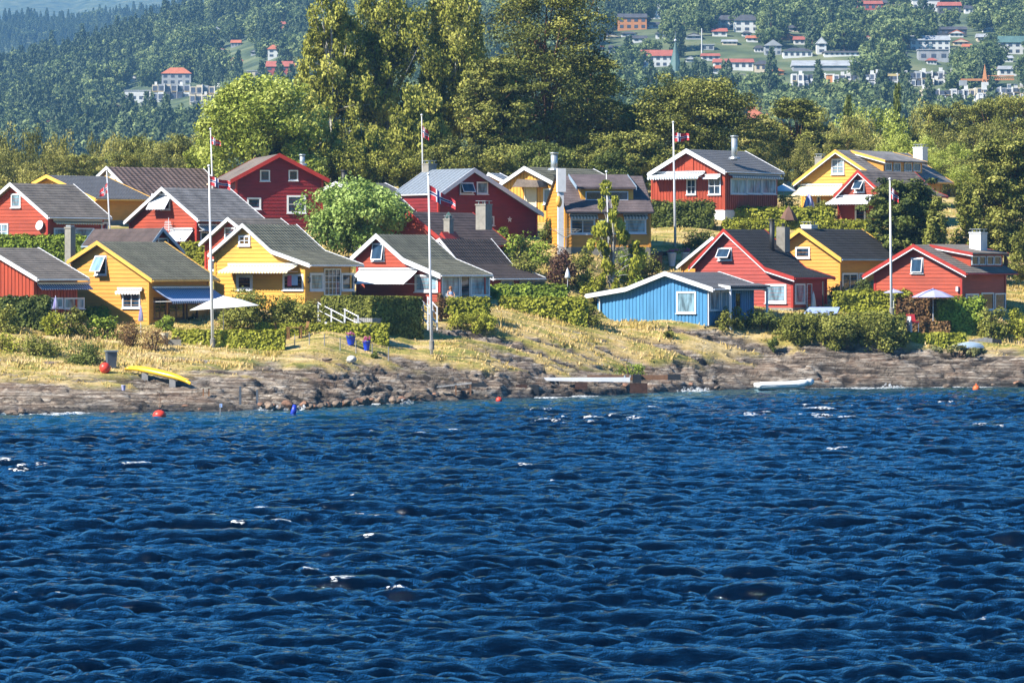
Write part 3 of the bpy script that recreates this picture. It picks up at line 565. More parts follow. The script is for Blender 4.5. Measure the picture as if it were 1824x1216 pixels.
# ------------------------------------------------------------------ houses
class House:
    def __init__(h, name, label, cx, base, D, th, wl, prof, ridge_px, wall='red', trim='white', roof='r_felt', og=.45, trim2=None, fnd='concrete', cat='house',
                 boards='h', single=False, bh=.24, L=None, eave_fascia=None, wall2=None, tthick=.16, bw=.22, apex_i=None, zbase=None, corner=None, below=1.5):
        h.D = D; h.t = math.radians(th); h.O = Vector((X(cx,D), D, Z(base,D) if zbase is None else zbase)); h.e = empty(name, h.O, -h.t, label, cat)
        h.R = Matrix.Rotation(h.t, 3, 'Z'); h.C = h.R @ (Vector((0,0,HC))-h.O); h.og = og
        P = [h.g(px,py,-og) for px,py in prof]; h.P = P
        ai = max(range(len(P)), key=lambda i: P[i][1]) if apex_i is None else apex_i; h.xa, h.za = P[ai]
        h.xl = h.g(wl,base,0)[0]
        if L is None:
            d = h.ray(ridge_px, 300); tt = (h.xa-h.C.x)/d.x; L = (h.C+d*tt).y-og
        h.L = L; h.side = 1 if th > 0 else -1; h.wall = wall; h.trim = trim; h.tt = tthick
        W = [(h.xl, h.zt(h.xl))]+[(x,z-tthick) for x,z in P if h.xl+.05 < x < -.05]+[(0, h.zt(0))]
        poly = [(h.xl,-below),(0,-below)]+W[::-1]
        MB().prism(poly, 0, L).build('wall', M[wall if not wall2 else wall], h.e)
        if fnd: MB().prism([(h.xl-.04,-below),(.04,-below),(.04,0.0),(h.xl-.04,0.0)], -.04, L+.04).build('foundation', M[fnd], h.e)
        # roof slab with stepped courses
        top = []
        for (x0,z0),(x1,z1) in zip(P[:-1],P[1:]):
            n = max(2,int(math.hypot(x1-x0,z1-z0)/.34)); up = z1 > z0
            for i in range(n):
                a, b = i/n, (i+1)/n; xa, za = x0+(x1-x0)*a, z0+(z1-z0)*a; xb, zb = x0+(x1-x0)*b, z0+(z1-z0)*b
                top += [(xa, za+(.022 if up else 0)), (xb, zb+(0 if up else .022))]
        top2 = []
        for q in top:
            if not top2 or abs(q[0]-top2[-1][0])+abs(q[1]-top2[-1][1]) > 1e-5: top2.append(q)
        pr = MB(); y0, y1 = -og, L+og
        n = len(top2)
        v = [(x,y0,z) for x,z in top2]+[(x,y1,z) for x,z in top2]; pr.add(v, [(i,i+1,i+1+n,i+n) for i in range(n-1)])
        for (x0,z0),(x1,z1) in zip(P[:-1],P[1:]):
            pr.prism([(x0,z0-tthick+.02),(x1,z1-tthick+.02),(x1,z1-.004),(x0,z0-.004)], y0, y1)
        h.roof = pr.build('roof', M[roof], h.e)
        # barge boards and eaves
        for yy in (-og-.05, L+og+.01):
            for (x0,z0),(x1,z1) in zip(P[:-1],P[1:]):
                MB().prism([(x0,z0-bw),(x1,z1-bw),(x1,z1+.05),(x0,z0+.05)], yy, yy+.04).build('barge_board', M[trim], h.e)
                if trim2 and yy < 0: MB().prism([(x0,z0-bw-.09),(x1,z1-bw-.09),(x1,z1-bw+.02),(x0,z0-bw+.02)], yy+.012, yy+.05).build('barge_board', M[trim2], h.e)
        ef = eave_fascia or trim
        for (x,z),sg in ((P[0],-1),(P[-1],1)):
            m = MB(); m.tube([(x+sg*.06,-og,z-.09),(x+sg*.06,L+og,z-.09)], .055, 6); m.build('gutter', M[ef], h.e)
        # cladding
        if boards: h.clad(boards, single, bh)
        ct = corner or (wall if wall not in ('red','darkred','rose') else 'redtrim')
        for cx_, cy_ in ((0,0),(h.xl,0),(0,L),(h.xl,L)):
            MB().box(cx_-.08,cx_+.08,cy_-.08,cy_+.08,0,h.zt(cx_)-.02).build('corner_board', M[ct], h.e)
    def ray(h, px, py): return h.R @ Vector(((px-CXP)/F, 1, (YH-py)/F))
    def g(h, px, py, k=0):
        d = h.ray(px,py); t = (k-h.C.y)/d.y; p = h.C+d*t; return (p.x, p.z)
    def s(h, px, py, k=0):
        d = h.ray(px,py); t = (k-h.C.x)/d.x; p = h.C+d*t; return (p.y, p.z)
    def zt(h, x): return float(np.interp(x, [p[0] for p in h.P], [p[1] for p in h.P]))-h.tt
    def clad(h, kind, single, bh):
        xs = [p[0] for p in h.P]; zs = [p[1]-h.tt for p in h.P]; acc = MB(); L = h.L
        def out(mb):
            if single: mb.build('board', M[h.wall], h.e)
            else: acc.v, acc.f = acc.v+mb.v if False else acc.v, acc.f
        def put(fn):
            if single: m = MB(); fn(m); m.build('board', M[h.wall], h.e)
            else: fn(acc)
        sx = (0,1) if h.side > 0 else (h.xl,-1)
        if kind == 'h':
            z = 0.0; zm = max(zs)
            while z < zm-.02:
                z1 = min(z+bh, zm)
                def rng_(zz):
                    a, b = h.xl, 0.0
                    if zz > h.zt(h.xl): a = float(np.interp(zz, zs[:zs.index(zm)+1], xs[:zs.index(zm)+1]))
                    if zz > h.zt(0): b = float(np.interp(zz, zs[zs.index(zm):][::-1], xs[zs.index(zm):][::-1]))
                    return max(a,h.xl), min(b,0.0)
                a0,b0 = rng_(z); a1,b1 = rng_(z1)
                if b1-a1 < .02: a1 = b1 = (a1+b1)/2; b1 += .01
                put(lambda m: m.add([(a0,-.045,z),(b0,-.045,z),(b0,0.002,z),(a0,0.002,z),(a1,-.012,z1),(b1,-.012,z1),(b1,.002,z1),(a1,.002,z1)],
                                    [(0,3,2,1),(4,5,6,7),(0,1,5,4),(1,2,6,5),(2,3,7,6),(3,0,4,7)]))
                z += bh
            zw = h.zt(sx[0]); z = 0.0
            while z < zw-.02:
                z1 = min(z+bh,zw); o = sx[1]; xx = sx[0]
                put(lambda m: m.add([(xx+o*.045,0,z),(xx+o*.045,L,z),(xx-o*.002,L,z),(xx-o*.002,0,z),(xx+o*.012,0,z1),(xx+o*.012,L,z1),(xx-o*.002,L,z1),(xx-o*.002,0,z1)],
                                    [(0,3,2,1),(4,5,6,7),(0,1,5,4),(1,2,6,5),(2,3,7,6),(3,0,4,7)] if o>0 else [(0,1,2,3),(4,7,6,5),(0,4,5,1),(1,5,6,2),(2,6,7,3),(3,7,4,0)]))
                z += bh
        else:
            n = max(4,int(-h.xl/bh)); dx = -h.xl/n
            for i in range(n):
                a = h.xl+i*dx+dx*.2; b = a+dx*.62
                put(lambda m: m.add([(a,-.035,0),(b,-.035,0),(b,0.002,0),(a,.002,0),(a,-.035,h.zt(a)-.01),(b,-.035,h.zt(b)-.01),(b,.002,h.zt(b)-.01),(a,.002,h.zt(a)-.01)],
                                    [(0,3,2,1),(4,5,6,7),(0,1,5,4),(1,2,6,5),(2,3,7,6),(3,0,4,7)]))
            n = max(3,int(L/bh)); dy = L/n; xx, o = sx; zz = h.zt(xx)-.01
            for i in range(n):
                a = i*dy+dy*.2; b = a+dy*.62
                put(lambda m: m.box(xx-.002*o, xx+.035*o, a, b, 0, zz))
        if not single and acc.v:
            c = acc.build('cladding', M[h.wall], h.e); c['kind'] = 'stuff'
    def frameloc(h, plane, x, z, off=.05):
        if plane == 'g': return (x,-off,z), 0.0
        if plane == 's': return (off if h.side>0 else h.xl-off, x, z), (math.pi/2 if h.side>0 else -math.pi/2)
    def rect(h, plane, x0,y0,x1,y1, k=None):
        if plane == 'g': f = lambda a,b: h.g(a,b,-.05)
        else: f = lambda a,b: h.s(a,b, .05 if h.side>0 else h.xl-.05)
        cyy = (y0+y1)/2; a = f(x0,cyy); b = f(x1,cyy); cxx = (x0+x1)/2; t = f(cxx,y0); bo = f(cxx,y1)
        return min(a[0],b[0]), max(a[0],b[0]), bo[1], t[1]
    def window(h, plane, x0,y0,x1,y1, pane='glass', fr=.10, mull=(1,1), opn=None, trim='white', sill=True, name='window'):
        u0,u1,z0,z1 = h.rect(plane,x0,y0,x1,y1); w_ = u1-u0; hh = z1-z0; loc, rz = h.frameloc(plane,(u0+u1)/2, z0, .055)
        fr = min(fr, w_*.2, hh*.2); m = MB(); hw = w_/2
        m.box(-hw,hw,-.035,.03,0,fr); m.box(-hw,hw,-.035,.03,hh-fr,hh); m.box(-hw,-hw+fr,-.035,.03,fr,hh-fr); m.box(hw-fr,hw,-.035,.03,fr,hh-fr)
        f = m.build(name, M[trim], h.e, loc=loc, rz=rz)
        MB().box(-hw+fr*.8,hw-fr*.8,0.012,.028,fr*.8,hh-fr*.8).build('pane', M['interior' if opn else pane], f)
        nx, nz_ = mull
        if nx > 1 or nz_ > 1:
            m = MB(); iw = w_-2*fr; ih = hh-2*fr
            for i in range(1,nx): xx = -hw+fr+iw*i/nx; m.box(xx-.025,xx+.025,-.02,.02,fr,hh-fr)
            for i in range(1,nz_): zz = fr+ih*i/nz_; m.box(-hw+fr,hw-fr,-.018,.018,zz-.02,zz+.02)
            m.build('glazing_bar', M[trim], f)
        if sill: MB().box(-hw-.05,hw+.05,-.11,.0,-.05,-.001).build('sill', M[trim], f)
        if opn:
            m = MB(); a = hw-fr*.6; b = hh-fr*1.2; q = .06
            m.box(-a,a,-.02,.02,-b,-b+q); m.box(-a,a,-.02,.02,-q,0); m.box(-a,-a+q,-.02,.02,-b+q,-q); m.box(a-q,a,-.02,.02,-b+q,-q)
            s_ = m.build('sash', M[trim], f, loc=(0,-.05,hh-fr*.6)); s_.rotation_euler = (-opn,0,0)
            p_ = MB().box(-a+q,a-q,-.006,.006,-b+q,-q).build('pane', M[pane], f, loc=(0,-.05,hh-fr*.6)); p_.rotation_euler = (-opn,0,0)
        return f
    def awning(h, plane, x0,yt,x1,yb, d, mat, sk=0, val=.18, arms=True):
        u0,u1,_,z1 = h.rect(plane,x0,yt,x1,yb); w_ = u1-u0; loc, rz = h.frameloc(plane,(u0+u1)/2,z1,.06)
        k = -d
        if plane == 'g': zb = h.g((x0+x1)/2,yb,k)[1]
        else: zb = h.s((x0+x1)/2,yb,(d if h.side>0 else h.xl-d))[1]
        drop = max(.05, z1-zb-val); hw = w_/2; m = MB(); n = max(8,int(w_/.12)); v = []; f = []
        for i in range(n+1):
            x = -hw+w_*i/n; sc = .5+.5*abs(math.sin(math.pi*i/2)); 
            v += [(x,0,0),(x,-d*.5,-drop*.5-.03),(x,-d,-drop),(x,-d-.012,-drop-val*(.55+.45*(i%2)))]
        for i in range(n):
            for j in range(3): a = i*4+j; f.append((a,a+4,a+5,a+1))
        m.add(v,f); v2 = [(a,b,c-.012) for a,b,c in v]; m.add(v2,[q[::-1] for q in f])
        o = m.build('awning', M[mat], h.e, loc=loc, rz=rz)
        MB().box(-hw,hw,-.14,.0,.0,.12).build('cassette', M['white'], o)
        if arms:
            mm = MB()
            for sx in (-hw+.06,hw-.06): mm.tube([(sx,-.02,-drop-.05),(sx,-d+.03,-drop-.02)],.018,5)
            mm.build('arm', M['white'], o)
        return o
    def chimney(h, x0,yt,x1,yb, y, mat='whiteplaster', cap='metal', pipe=False, name='chimney'):
        a = h.g(x0,yt,y); b = h.g(x1,yb,y); w_ = abs(b[0]-a[0])/(1 if pipe else (math.cos(h.t)+abs(math.sin(h.t)))*math.cos(h.t)); cx_ = (a[0]+b[0])/2; zt_, zb = a[1], b[1]-.25
        m = MB()
        if pipe:
            m.tube([(0,0,0),(0,0,zt_-zb-.12)], w_/2, 12); m.tube([(0,0,zt_-zb-.10),(0,0,zt_-zb)], w_*.66, 12); o = m.build('chimney_pipe', M[mat], h.e, True, loc=(cx_,y,zb))
            MB().lathe([(w_*1.0,0),(w_*.9,.12),(w_*.55,.18)],12).build('flashing', M['metal'], o, loc=(0,0,.12))
        else:
            m.box(-w_/2,w_/2,-w_/2,w_/2,0,zt_-zb-.08); m.box(-w_/2-.04,w_/2+.04,-w_/2-.04,w_/2+.04,zt_-zb-.16,zt_-zb-.06); o = m.build(name, M[mat], h.e, loc=(cx_,y,zb))
            c = MB()
            for sx in (-1,1):
                for sy in (-1,1): c.box(sx*w_*.32-.03,sx*w_*.32+.03,sy*w_*.32-.03,sy*w_*.32+.03,zt_-zb-.06,zt_-zb+.14)
            c.box(-w_*.5,w_*.5,-w_*.5,w_*.5,zt_-zb+.13,zt_-zb+.17); c.build('chimney_cap', M[cap], o)
        return o
    def ridge_y(h, px):
        d = h.ray(px,300); t = (h.xa-h.C.x)/d.x; return (h.C+d*t).y
    def dormer(h, pxr, rake, pxf, wallm, roofm, trim='white', trim2=None, wins=(), ov=.3):
        """shed dormer on the right slope: starts on the ridge at pixel column pxr, rake end pixel, far front column pxf"""
        y1 = h.ridge_y(pxr)+ov; xf, zf = h.g(rake[0],rake[1],y1-ov); xw = xf-.35; zr = h.za+.03
        sl_ = (zr-zf)/(xf-h.xa); zw = zf+.35*sl_-.12; y2 = h.s(pxf,450,xf)[0]-ov
        zroof = h.zt(xw)+h.tt
        MB().prism([(h.xa+.3,zr-.3*sl_-.16),(xw,zroof-.1),(xw,zw)], y1, y2).build('dormer', M[wallm], h.e)
        o = MB().prism([(h.xa,zr-.10),(xf,zf-.08),(xf,zf+.03),(h.xa,zr+.02)], y1-ov, y2+ov).build('dormer_roof', M[roofm], h.e)
        for yy in (y1-ov-.04, y2+ov+.005):
            MB().prism([(h.xa+.2,zr-.22),(xf,zf-.16),(xf,zf+.05),(h.xa+.2,zr-.0)], yy, yy+.035).build('barge_board', M[trim], h.e)
            if trim2: MB().prism([(h.xa+.2,zr-.31),(xf,zf-.24),(xf,zf-.15),(h.xa+.2,zr-.21)], yy+.01, yy+.04).build('barge_board', M[trim2], h.e)
        for (a,yt,b,yb) in wins:
            ya,z1 = h.s(a,yt,xw+.05); yb_,z0 = h.s(b,yb,xw+.05); hw = abs(yb_-ya)/2; hh = z1-z0; fr = .07
            m = MB(); m.box(-hw,hw,-.035,.03,0,fr); m.box(-hw,hw,-.035,.03,hh-fr,hh); m.box(-hw,-hw+fr,-.035,.03,fr,hh-fr); m.box(hw-fr,hw,-.035,.03,fr,hh-fr)
            f = m.build('window', M['white'], h.e, loc=(xw+.04,(ya+yb_)/2,z0), rz=math.pi/2); MB().box(-hw+fr*.8,hw-fr*.8,.01,.025,fr*.8,hh-fr*.8).build('pane', M['glass'], f)
        return o

def H(*a, **k): return House(*a, **k)

# far left front
h = H('red_house','red vertical-board cottage with brown felt roof, behind the dark left hedge',60,560,270,36,-110,[(-115,500),(-24,441),(67,496)],68,'redv','white','r_felt',boards='v',bh=.30,single=True)
h.window('s',70,530,112,549,'glasslight',mull=(2,1)); h.window('s',114,530,150,550,'glasslight',mull=(1,1)); h.window('g',8,528,50,548,'glasslight')
h.awning('s',66,506,158,516,.35,'st_blue',val=.08,arms=False)
# yellow left front
h = H('yellow_house','yellow cottage with blue striped awning and open gable window, beside the flagpole',265,585,274,34,128,[(120,465),(173,430),(271,498)],294,'orange','yellowtrim','r_green',single=True,bh=.25)
h.window('g',169,455,190,490,'glasslight',opn=.55); h.window('g',218,519,250,549,'glass',mull=(2,1)); h.awning('g',211,515,255,525,.35,'st_pale',val=.22,arms=False)
h.awning('s',271,513,376,541,1.6,'st_blue'); h.window('s',300,540,328,568,'glassdark',mull=(2,1),trim='brownwood'); h.window('s',274,530,296,568,'glassdark',trim='brownwood',mull=(2,1)); h.window('s',332,540,352,580,'glassdark',trim='brownwood',name='door')
# small dark-roofed house behind it
h = H('black_roofed_house','small house with black felt roof and blue-grey gable trim behind the yellow cottage',325,470,284,-34,274,[(268,436),(290,406),(328,448)],168,'darkred','bluegrey','r_dark',bh=.25)
h.window('g',281,424,300,436,'glass')
c = empty('stove_chimney',(X(125,279),279,gz(X(125,279),279)),0,'tall grey chimney stack rising above the felt roof beside the yellow gable','chimney')
zt = Z(404,279)-c.location.z; m = MB(); m.box(-.25,.25,-.25,.25,-.3,zt-.1); m.box(-.29,.29,-.29,.29,zt-.12,zt-.02); m.build('stack', M['concrete'], c, rz=-.6); MB().box(-.2,.2,-.2,.2,zt,zt+.1).build('chimney_cap', M['metal'], c, rz=-.6)
# red house upper left
h = H('red_house','red horizontal-board house with white rakes and round satellite dish, at the left edge',85,430,298,38,-45,[(-50,386),(18,326),(86,386)],131,'red','white','r_felt',single=True,bh=.25)
h.window('g',20,345,37,370,'glasslight'); h.window('g',-8,398,15,428,'glasslight',mull=(2,2)); h.window('s',96,406,130,422,'glasslight'); h.window('s',133,406,166,422,'glasslight'); h.window('s',180,396,192,410,'glass'); h.awning('s',94,394,180,400,.3,'st_cream',val=.10,arms=False)
a = h.g(70,401,-.25); dsh = MB().lathe([(.02,.06),(.2,.03),(.34,-.04),(.36,-.05),(.34,-.06),(.2,.01),(.02,.04)],16).build('satellite_dish', M['white'], h.e, True, loc=(a[0],-.30,a[1])); dsh.rotation_euler = (math.radians(75),0,0)
# yellow behind, hip-roofed look
h = H('yellow_house','yellow house with smooth grey roof behind the white flagpole at upper left',170,392,322,44,62,[(57,326),(83,312),(171,354)],188,'orange','yellowtrim','r_tin')
# brown roofed
h = H('brown_roofed_house','house with long brown roof and white gable trim, behind the upper left cottages',205,380,345,50,172,[(170,316),(190,297),(262,372)],362,'farwhite','white','r_brown',boards=None)
# red with slate roof
h = H('red_house','red house with mottled slate roof and small awning in its gable, behind two flagpoles',350,440,303,38,232,[(221,395),(288,334),(353,391)],410,'red','white','r_slate',single=True,bh=.25)
h.window('g',288,352,303,374,'glassdark'); h.awning('g',272,348,305,373,.7,'st_white',val=.05); h.awning('g',305,409,345,430,.9,'st_white',val=.05); h.window('s',357,413,380,430,'glass',mull=(2,1)); h.awning('s',352,402,385,412,.5,'st_grey',val=.08)
m = MB(); a = h.g(300,400,-.4)
for i in range(6): m.box(a[0]-.5+.03*i,a[0]+.45-.05*i,-.4,-.37,a[1]-.4+.12*i,a[1]-.37+.12*i)
m.tube([(a[0],-.38,a[1]-.5),(a[0],-.38,a[1]+.5)],.02,5); m.build('antenna', M['white'], h.e)
# dark red large
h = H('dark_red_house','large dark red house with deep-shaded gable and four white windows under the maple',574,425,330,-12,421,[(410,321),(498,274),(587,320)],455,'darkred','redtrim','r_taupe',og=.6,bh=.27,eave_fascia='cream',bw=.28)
h.window('g',463,303,481,323,'glass'); h.window('g',514,303,531,322,'glassdark'); h.window('g',511,348,545,380,'glass',fr=.14,mull=(1,2)); h.window('g',440,352,465,373,'glass',fr=.14)
h.chimney(534,275,543,292,2.6,'steel',pipe=True)
# red behind the yellow
h = H('red_house','narrow red house with white-edged brown roof tucked behind the yellow kinked-roof cottage',470,500,296,36,367,[(355,434),(406,388),(470,440)],500,'red','white','r_felt',bh=.25,trim2=None)
h.window('g',400,405,419,427,'glass'); h.window('g',372,462,385,482,'glass')
# yellow main
h = H('yellow_house','yellow cottage with kinked green-grey roof, tiny four-pane gable window and cream awning',543,560,281,35,384,[(371,453),(432,399),(483,446),(552,471)],528,'yellow','white','r_green',single=True,bh=.25,corner='yellow')
h.window('g',425,419,446,438,'glassdark',mull=(2,2),fr=.16); h.awning('g',408,472,532,487,1.2,'st_cream',val=.16); h.window('g',421,489,450,517,'glassdark',fr=.2,opn=None); h.window('g',504,488,541,517,'glassdark',fr=.14)
h.window('s',552,486,576,518,'glasslight',fr=.14); h.window('s',577,478,607,527,'glass',mull=(4,4),name='door',fr=.1); h.window('s',608,486,631,518,'glass',fr=.14)
for px in (549,632): 
    q = h.s(px,498,.1); MB().tube([(.1,q[0],q[1]-.18),(.22,q[0],q[1]-.15),(.22,q[0],q[1]+.12),(.1,q[0],q[1]+.15)],.07,6).build('wall_lamp', M['black'], h.e)
a = h.g(524,500,-.12); MB().box(a[0]-.55,a[0]-.2,-.14,-.12,a[1]-.35,a[1]+.35).build('curtain', M['pink'], h.e); MB().box(a[0]-.2,a[0]+.3,-.14,-.12,a[1]-.3,a[1]+.35).build('curtain', M['bluecloth'], h.e)
# red with green-grey roof
h = H('red_house','red cottage with kinked green-grey roof and big white awning, behind the middle flagpole',784,548,286,34,637,[(624,459),(670,417),(719,461),(785,489)],763,'red','white','r_green',single=True,bh=.25,bw=.30)
h.window('g',663,433,685,465,'glass',opn=.22); h.awning('g',641,480,746,506,1.7,'cloth_white',val=.05); h.window('g',739,489,780,520,'glasslight',fr=.14)
h.window('s',786,490,819,530,'glasslight',fr=.14); h.window('s',820,490,837,532,'glassdark',name='door'); h.window('s',838,490,872,528,'glasslight',fr=.14)
# dark ribbed roof
h = H('red_house','low red house with steep dark ribbed roof, right of the middle flagpole',872,530,296,36,760,[(735,460),(783,425),(820,470),(880,495)],875,'red','white','r_darkrib',bh=.25,bw=.2)
h.window('s',892,498,914,512,'glasslight',trim='cream'); h.window('s',925,499,950,512,'glasslight',trim='cream'); h.window('s',951,499,972,512,'glasslight',trim='cream')
# red dark roofed with stone chimney
h = H('dark_roofed_house','house with dark brown roof, red trim and square stone chimney above the middle cottages',800,470,301,34,705,[(690,416),(728,377),(800,436)],842,'red','redtrim','r_dark',bh=.25,bw=.3)
h.chimney(852,362,872,403,3.6,'concrete'); h.chimney(793,388,805,413,.9,'concrete',name='ventilator_stack')
a = h.g(799,388,.9); MB().lathe([(.32,0),(.16,.28),(.01,.42)],4,(a[0],.9)).build('ventilator_cap', M['copper'], h.e, loc=(0,0,a[1]))
a = h.g(792,424,.2); MB().prism([(a[0]-.55,a[1]-.25),(a[0]+.55,a[1]-.25),(a[0],a[1]+.45)],-.2,1.6).build('roof_gablet', M['redtrim'], h.e)
# dark red wide with blue sheet roof
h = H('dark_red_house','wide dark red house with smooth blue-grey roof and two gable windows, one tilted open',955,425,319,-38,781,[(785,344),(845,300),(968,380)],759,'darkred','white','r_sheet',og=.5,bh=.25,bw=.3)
h.window('g',819,325,843,346,'glass',opn=.5); h.window('g',849,324,869,346,'glasslight'); h.window('g',872,385,880,402,'glasslight')
q = h.ridge_y(764); h.chimney(757,290,773,303,q,'concrete')
a = h.g(908,391,-.1); st = MB()
for i in range(5):
    t = 6.283*i/5+.3; st.add([(a[0],-.1,a[1]+.0),(a[0]+.12*math.cos(t-.5),-.1,a[1]+.12*math.sin(t-.5)),(a[0]+.24*math.cos(t),-.1,a[1]+.24*math.sin(t)),(a[0]+.12*math.cos(t+.5),-.1,a[1]+.12*math.sin(t+.5))],[(0,1,2,3)])
st.build('wall_ornament', M['white'], h.e)
# grey roofs behind the round tree
h = H('grey_roofed_house','low house with plain grey roof and black stove pipe behind the round clipped tree',650,380,338,36,560,[(545,352),(598,324),(655,353)],686,'farwhite','white','r_tin',boards=None)
h.chimney(609,303,617,330,1.5,'pipeblack',pipe=True)
h = H('grey_roofed_house','grey roof with white far rake squeezed between round tree and blue-grey roof',690,420,309,36,620,[(610,384),(650,349),(693,390)],712,'red','white','r_tin')
# yellow behind, centre
h = H('yellow_house','yellow vertical-board house with grey-green roof and steel flue, left of the white chimney',992,412,328,34,893,[(886,330),(934,297),(992,328)],1057,'yellow','white','r_green',boards='v',bh=.3,bw=.26)
h.window('g',968,336,988,364,'curtain',fr=.1); h.window('g',934,334,956,368,'cream',name='door',trim='cream'); h.chimney(982,272,992,300,1.2,'steel',pipe=True)
a = h.g(912,332,-1.3); b_ = h.g(960,332,-1.3); MB().prism([(a[0],a[1]-.05),(b_[0],b_[1]-.05),(b_[0]-.2,b_[1]+.45),(a[0]+.5,a[1]+.55)],-1.3,.0).build('porch_roof', M['r_taupe'], h.e)
# lighter wing roof behind the dark red gable
h = H('roof_wing','narrow pale blue-grey lean-to roof rising behind the dark red gable',905,400,333,34,870,[(862,322),(870,308),(905,326)],890,'orange','white','r_sheet',boards=None,cat='shed')
# yellow house facing us with the dormer
h = H('yellow_house','yellow house with purple-brown roof, wide shed dormer and tall white chimney behind the birch',1008,440,309,80,976,[(970,372),(990,313),(1009,377)],1150,'orange','black','r_char',og=.12,bh=.25,L=6.2,bw=.12,apex_i=1)
def face(h,x0,y0,x1,y1,k):   # pixel rectangle to (y0,y1,z0,z1) on the plane x=k
    a = h.s(x0,(y0+y1)/2,k); b = h.s(x1,(y0+y1)/2,k); t = h.s((x0+x1)/2,y0,k); o = h.s((x0+x1)/2,y1,k); return a[0],b[0],o[1],t[1]
h.window('s',1016,390,1060,417,'glass',fr=.12,mull=(2,1)); h.window('s',1068,391,1108,416,'glass',fr=.12,mull=(2,1)); h.window('s',1112,390,1151,416,'glasslight',fr=.12)
h.awning('s',1014,384,1064,391,.35,'st_grey',val=.2,arms=False); h.awning('s',1110,383,1153,391,.35,'st_grey',val=.2,arms=False)
xf = -.55; ya,yb_,z0,z1 = face(h,1035,334,1128,362,xf)
MB().prism([(h.xa+.1,z1-.1),(xf,z0-.15),(xf,z1)], ya, yb_).build('dormer', M['yellow'], h.e)
ya2,yb2,z2,z3 = face(h,1028,314,1133,337,xf+.4)
MB().prism([(h.xa-.1,h.za-.05),(xf+.4,z2+.02),(xf+.4,z2+.16),(h.xa-.1,h.za+.1)], ya2, yb2).build('dormer_roof', M['r_char'], h.e)
for yy in (ya2-.04,yb2+.005): MB().prism([(h.xa,h.za-.15),(xf+.45,z2-.06),(xf+.45,z2+.2),(h.xa,h.za+.12)], yy, yy+.04).build('barge_board', M['bluegrey'], h.e)
for (a,b,op) in ((1043,1078,.5),(1084,1119,None)):
    y0_,y1_,zz0,zz1 = face(h,a,341,b,357,xf+.05); hw = (y1_-y0_)/2; hh = zz1-zz0; fr = .07; m = MB(); m.box(-hw,hw,-.04,.03,0,fr); m.box(-hw,hw,-.04,.03,hh-fr,hh); m.box(-hw,-hw+fr,-.04,.03,fr,hh-fr); m.box(hw-fr,hw,-.04,.03,fr,hh-fr)
    f = m.build('window', M['white'], h.e, loc=(xf+.04,(y0_+y1_)/2,zz0), rz=math.pi/2); MB().box(-hw+fr,hw-fr,.0,.02,fr,hh-fr).build('pane', M['glassdark' if op else 'glass'], f)
ch = MB(); a = X(999.5,308)-h.O.x
zt, zb = Z(300,308)-h.O.z, -1.0
inv = h.R
def chm(x0,x1,z0,z1,yy=308.3):
    p = inv @ (Vector((X((x0+x1)/2,yy),yy,0))-Vector((h.O.x,h.O.y,0))); w_ = (x1-x0)/F*yy; ch.box(p.x-w_*.45,p.x+w_*.45,p.y-w_*.5,p.y+w_*.5,z0,z1)
chm(992,1007,Z(342,308)-h.O.z,zt); chm(993.5,1003.5,zb,Z(342,308)-h.O.z+.02); ch.build('chimney', M['whiteplaster'], h.e)
# red house with big grey roof
h = H('red_house','red vertical-board house with wide grey roof, white foundation and steel flue, upper right of centre',1291,374,331,38,1162,[(1154,309),(1222.7,265.8),(1292,304.6)],1327.6,'redv','white','r_tin',og=.5,boards='v',bh=.28,bw=.3,fnd='whiteplaster',below=1.6,single=True)
h.window('g',1223,319,1240,347,'glass',mull=(2,2)); h.window('g',1262,316,1284,347,'glass',mull=(2,2)); h.awning('g',1166,308,1257,320,1.0,'st_grey',val=.22); h.awning('g',1257,313,1285,319,.5,'st_white',val=.08,arms=False)
h.window('s',1301,318,1329,346,'glasslight',mull=(2,1)); h.window('s',1330,318,1356,346,'glasslight',mull=(2,1)); h.window('s',1357,318,1382,346,'glasslight',mull=(2,1)); h.awning('s',1297,313,1388,319,.4,'st_grey',val=.2,arms=False)
a = h.rect('g',1220,279,1235,304); MB().box(a[0],a[1],-.07,-.04,a[2],a[3]).build('hatch', M['red'], h.e); h.chimney(1303.5,242,1312.5,280,2.2,'steel',pipe=True)
# yellow house far right with dormer
h = H('yellow_house','large yellow house with dormer of four small windows, cream awning and white chimney',1560,378,349,35,1429,[(1413,326),(1488,267),(1570,321)],1618,'yellow','yellowtrim','r_slate',og=.6,bh=.27,trim2='white')
h.window('g',1481,283,1504,311,'curtain',mull=(2,2),fr=.12); h.awning('g',1428,330,1502,349,1.6,'st_cream',val=.12)
h.window('g',1455,350,1462,374,'glass',name='door'); h.dormer(1512,(1577,286),1652,'orange','r_slate','yellowtrim','white',wins=[(1577,290,1588,305),(1592,290,1604,306),(1611,290,1624,306),(1627,290,1639,306)])
h.chimney(1630,261,1649,283,h.L*.9,'whiteplaster'); h.chimney(1454,278,1468,292,2.0,'concrete')
# small red in front of it
h = H('red_house','small red house with kinked taupe roof and white awning, behind the dark pine',1580,394,337,36,1494,[(1486,348),(1528,303),(1566,338),(1588,347)],1629,'red','redtrim','r_taupe',bh=.25,trim2='white')
h.window('g',1522,321,1540,343,'glass',opn=.7); h.awning('g',1488,350,1566,364,1.5,'st_white',val=.12); h.window('g',1523,365,1542,394,'glassdark',name='door',fr=.14)
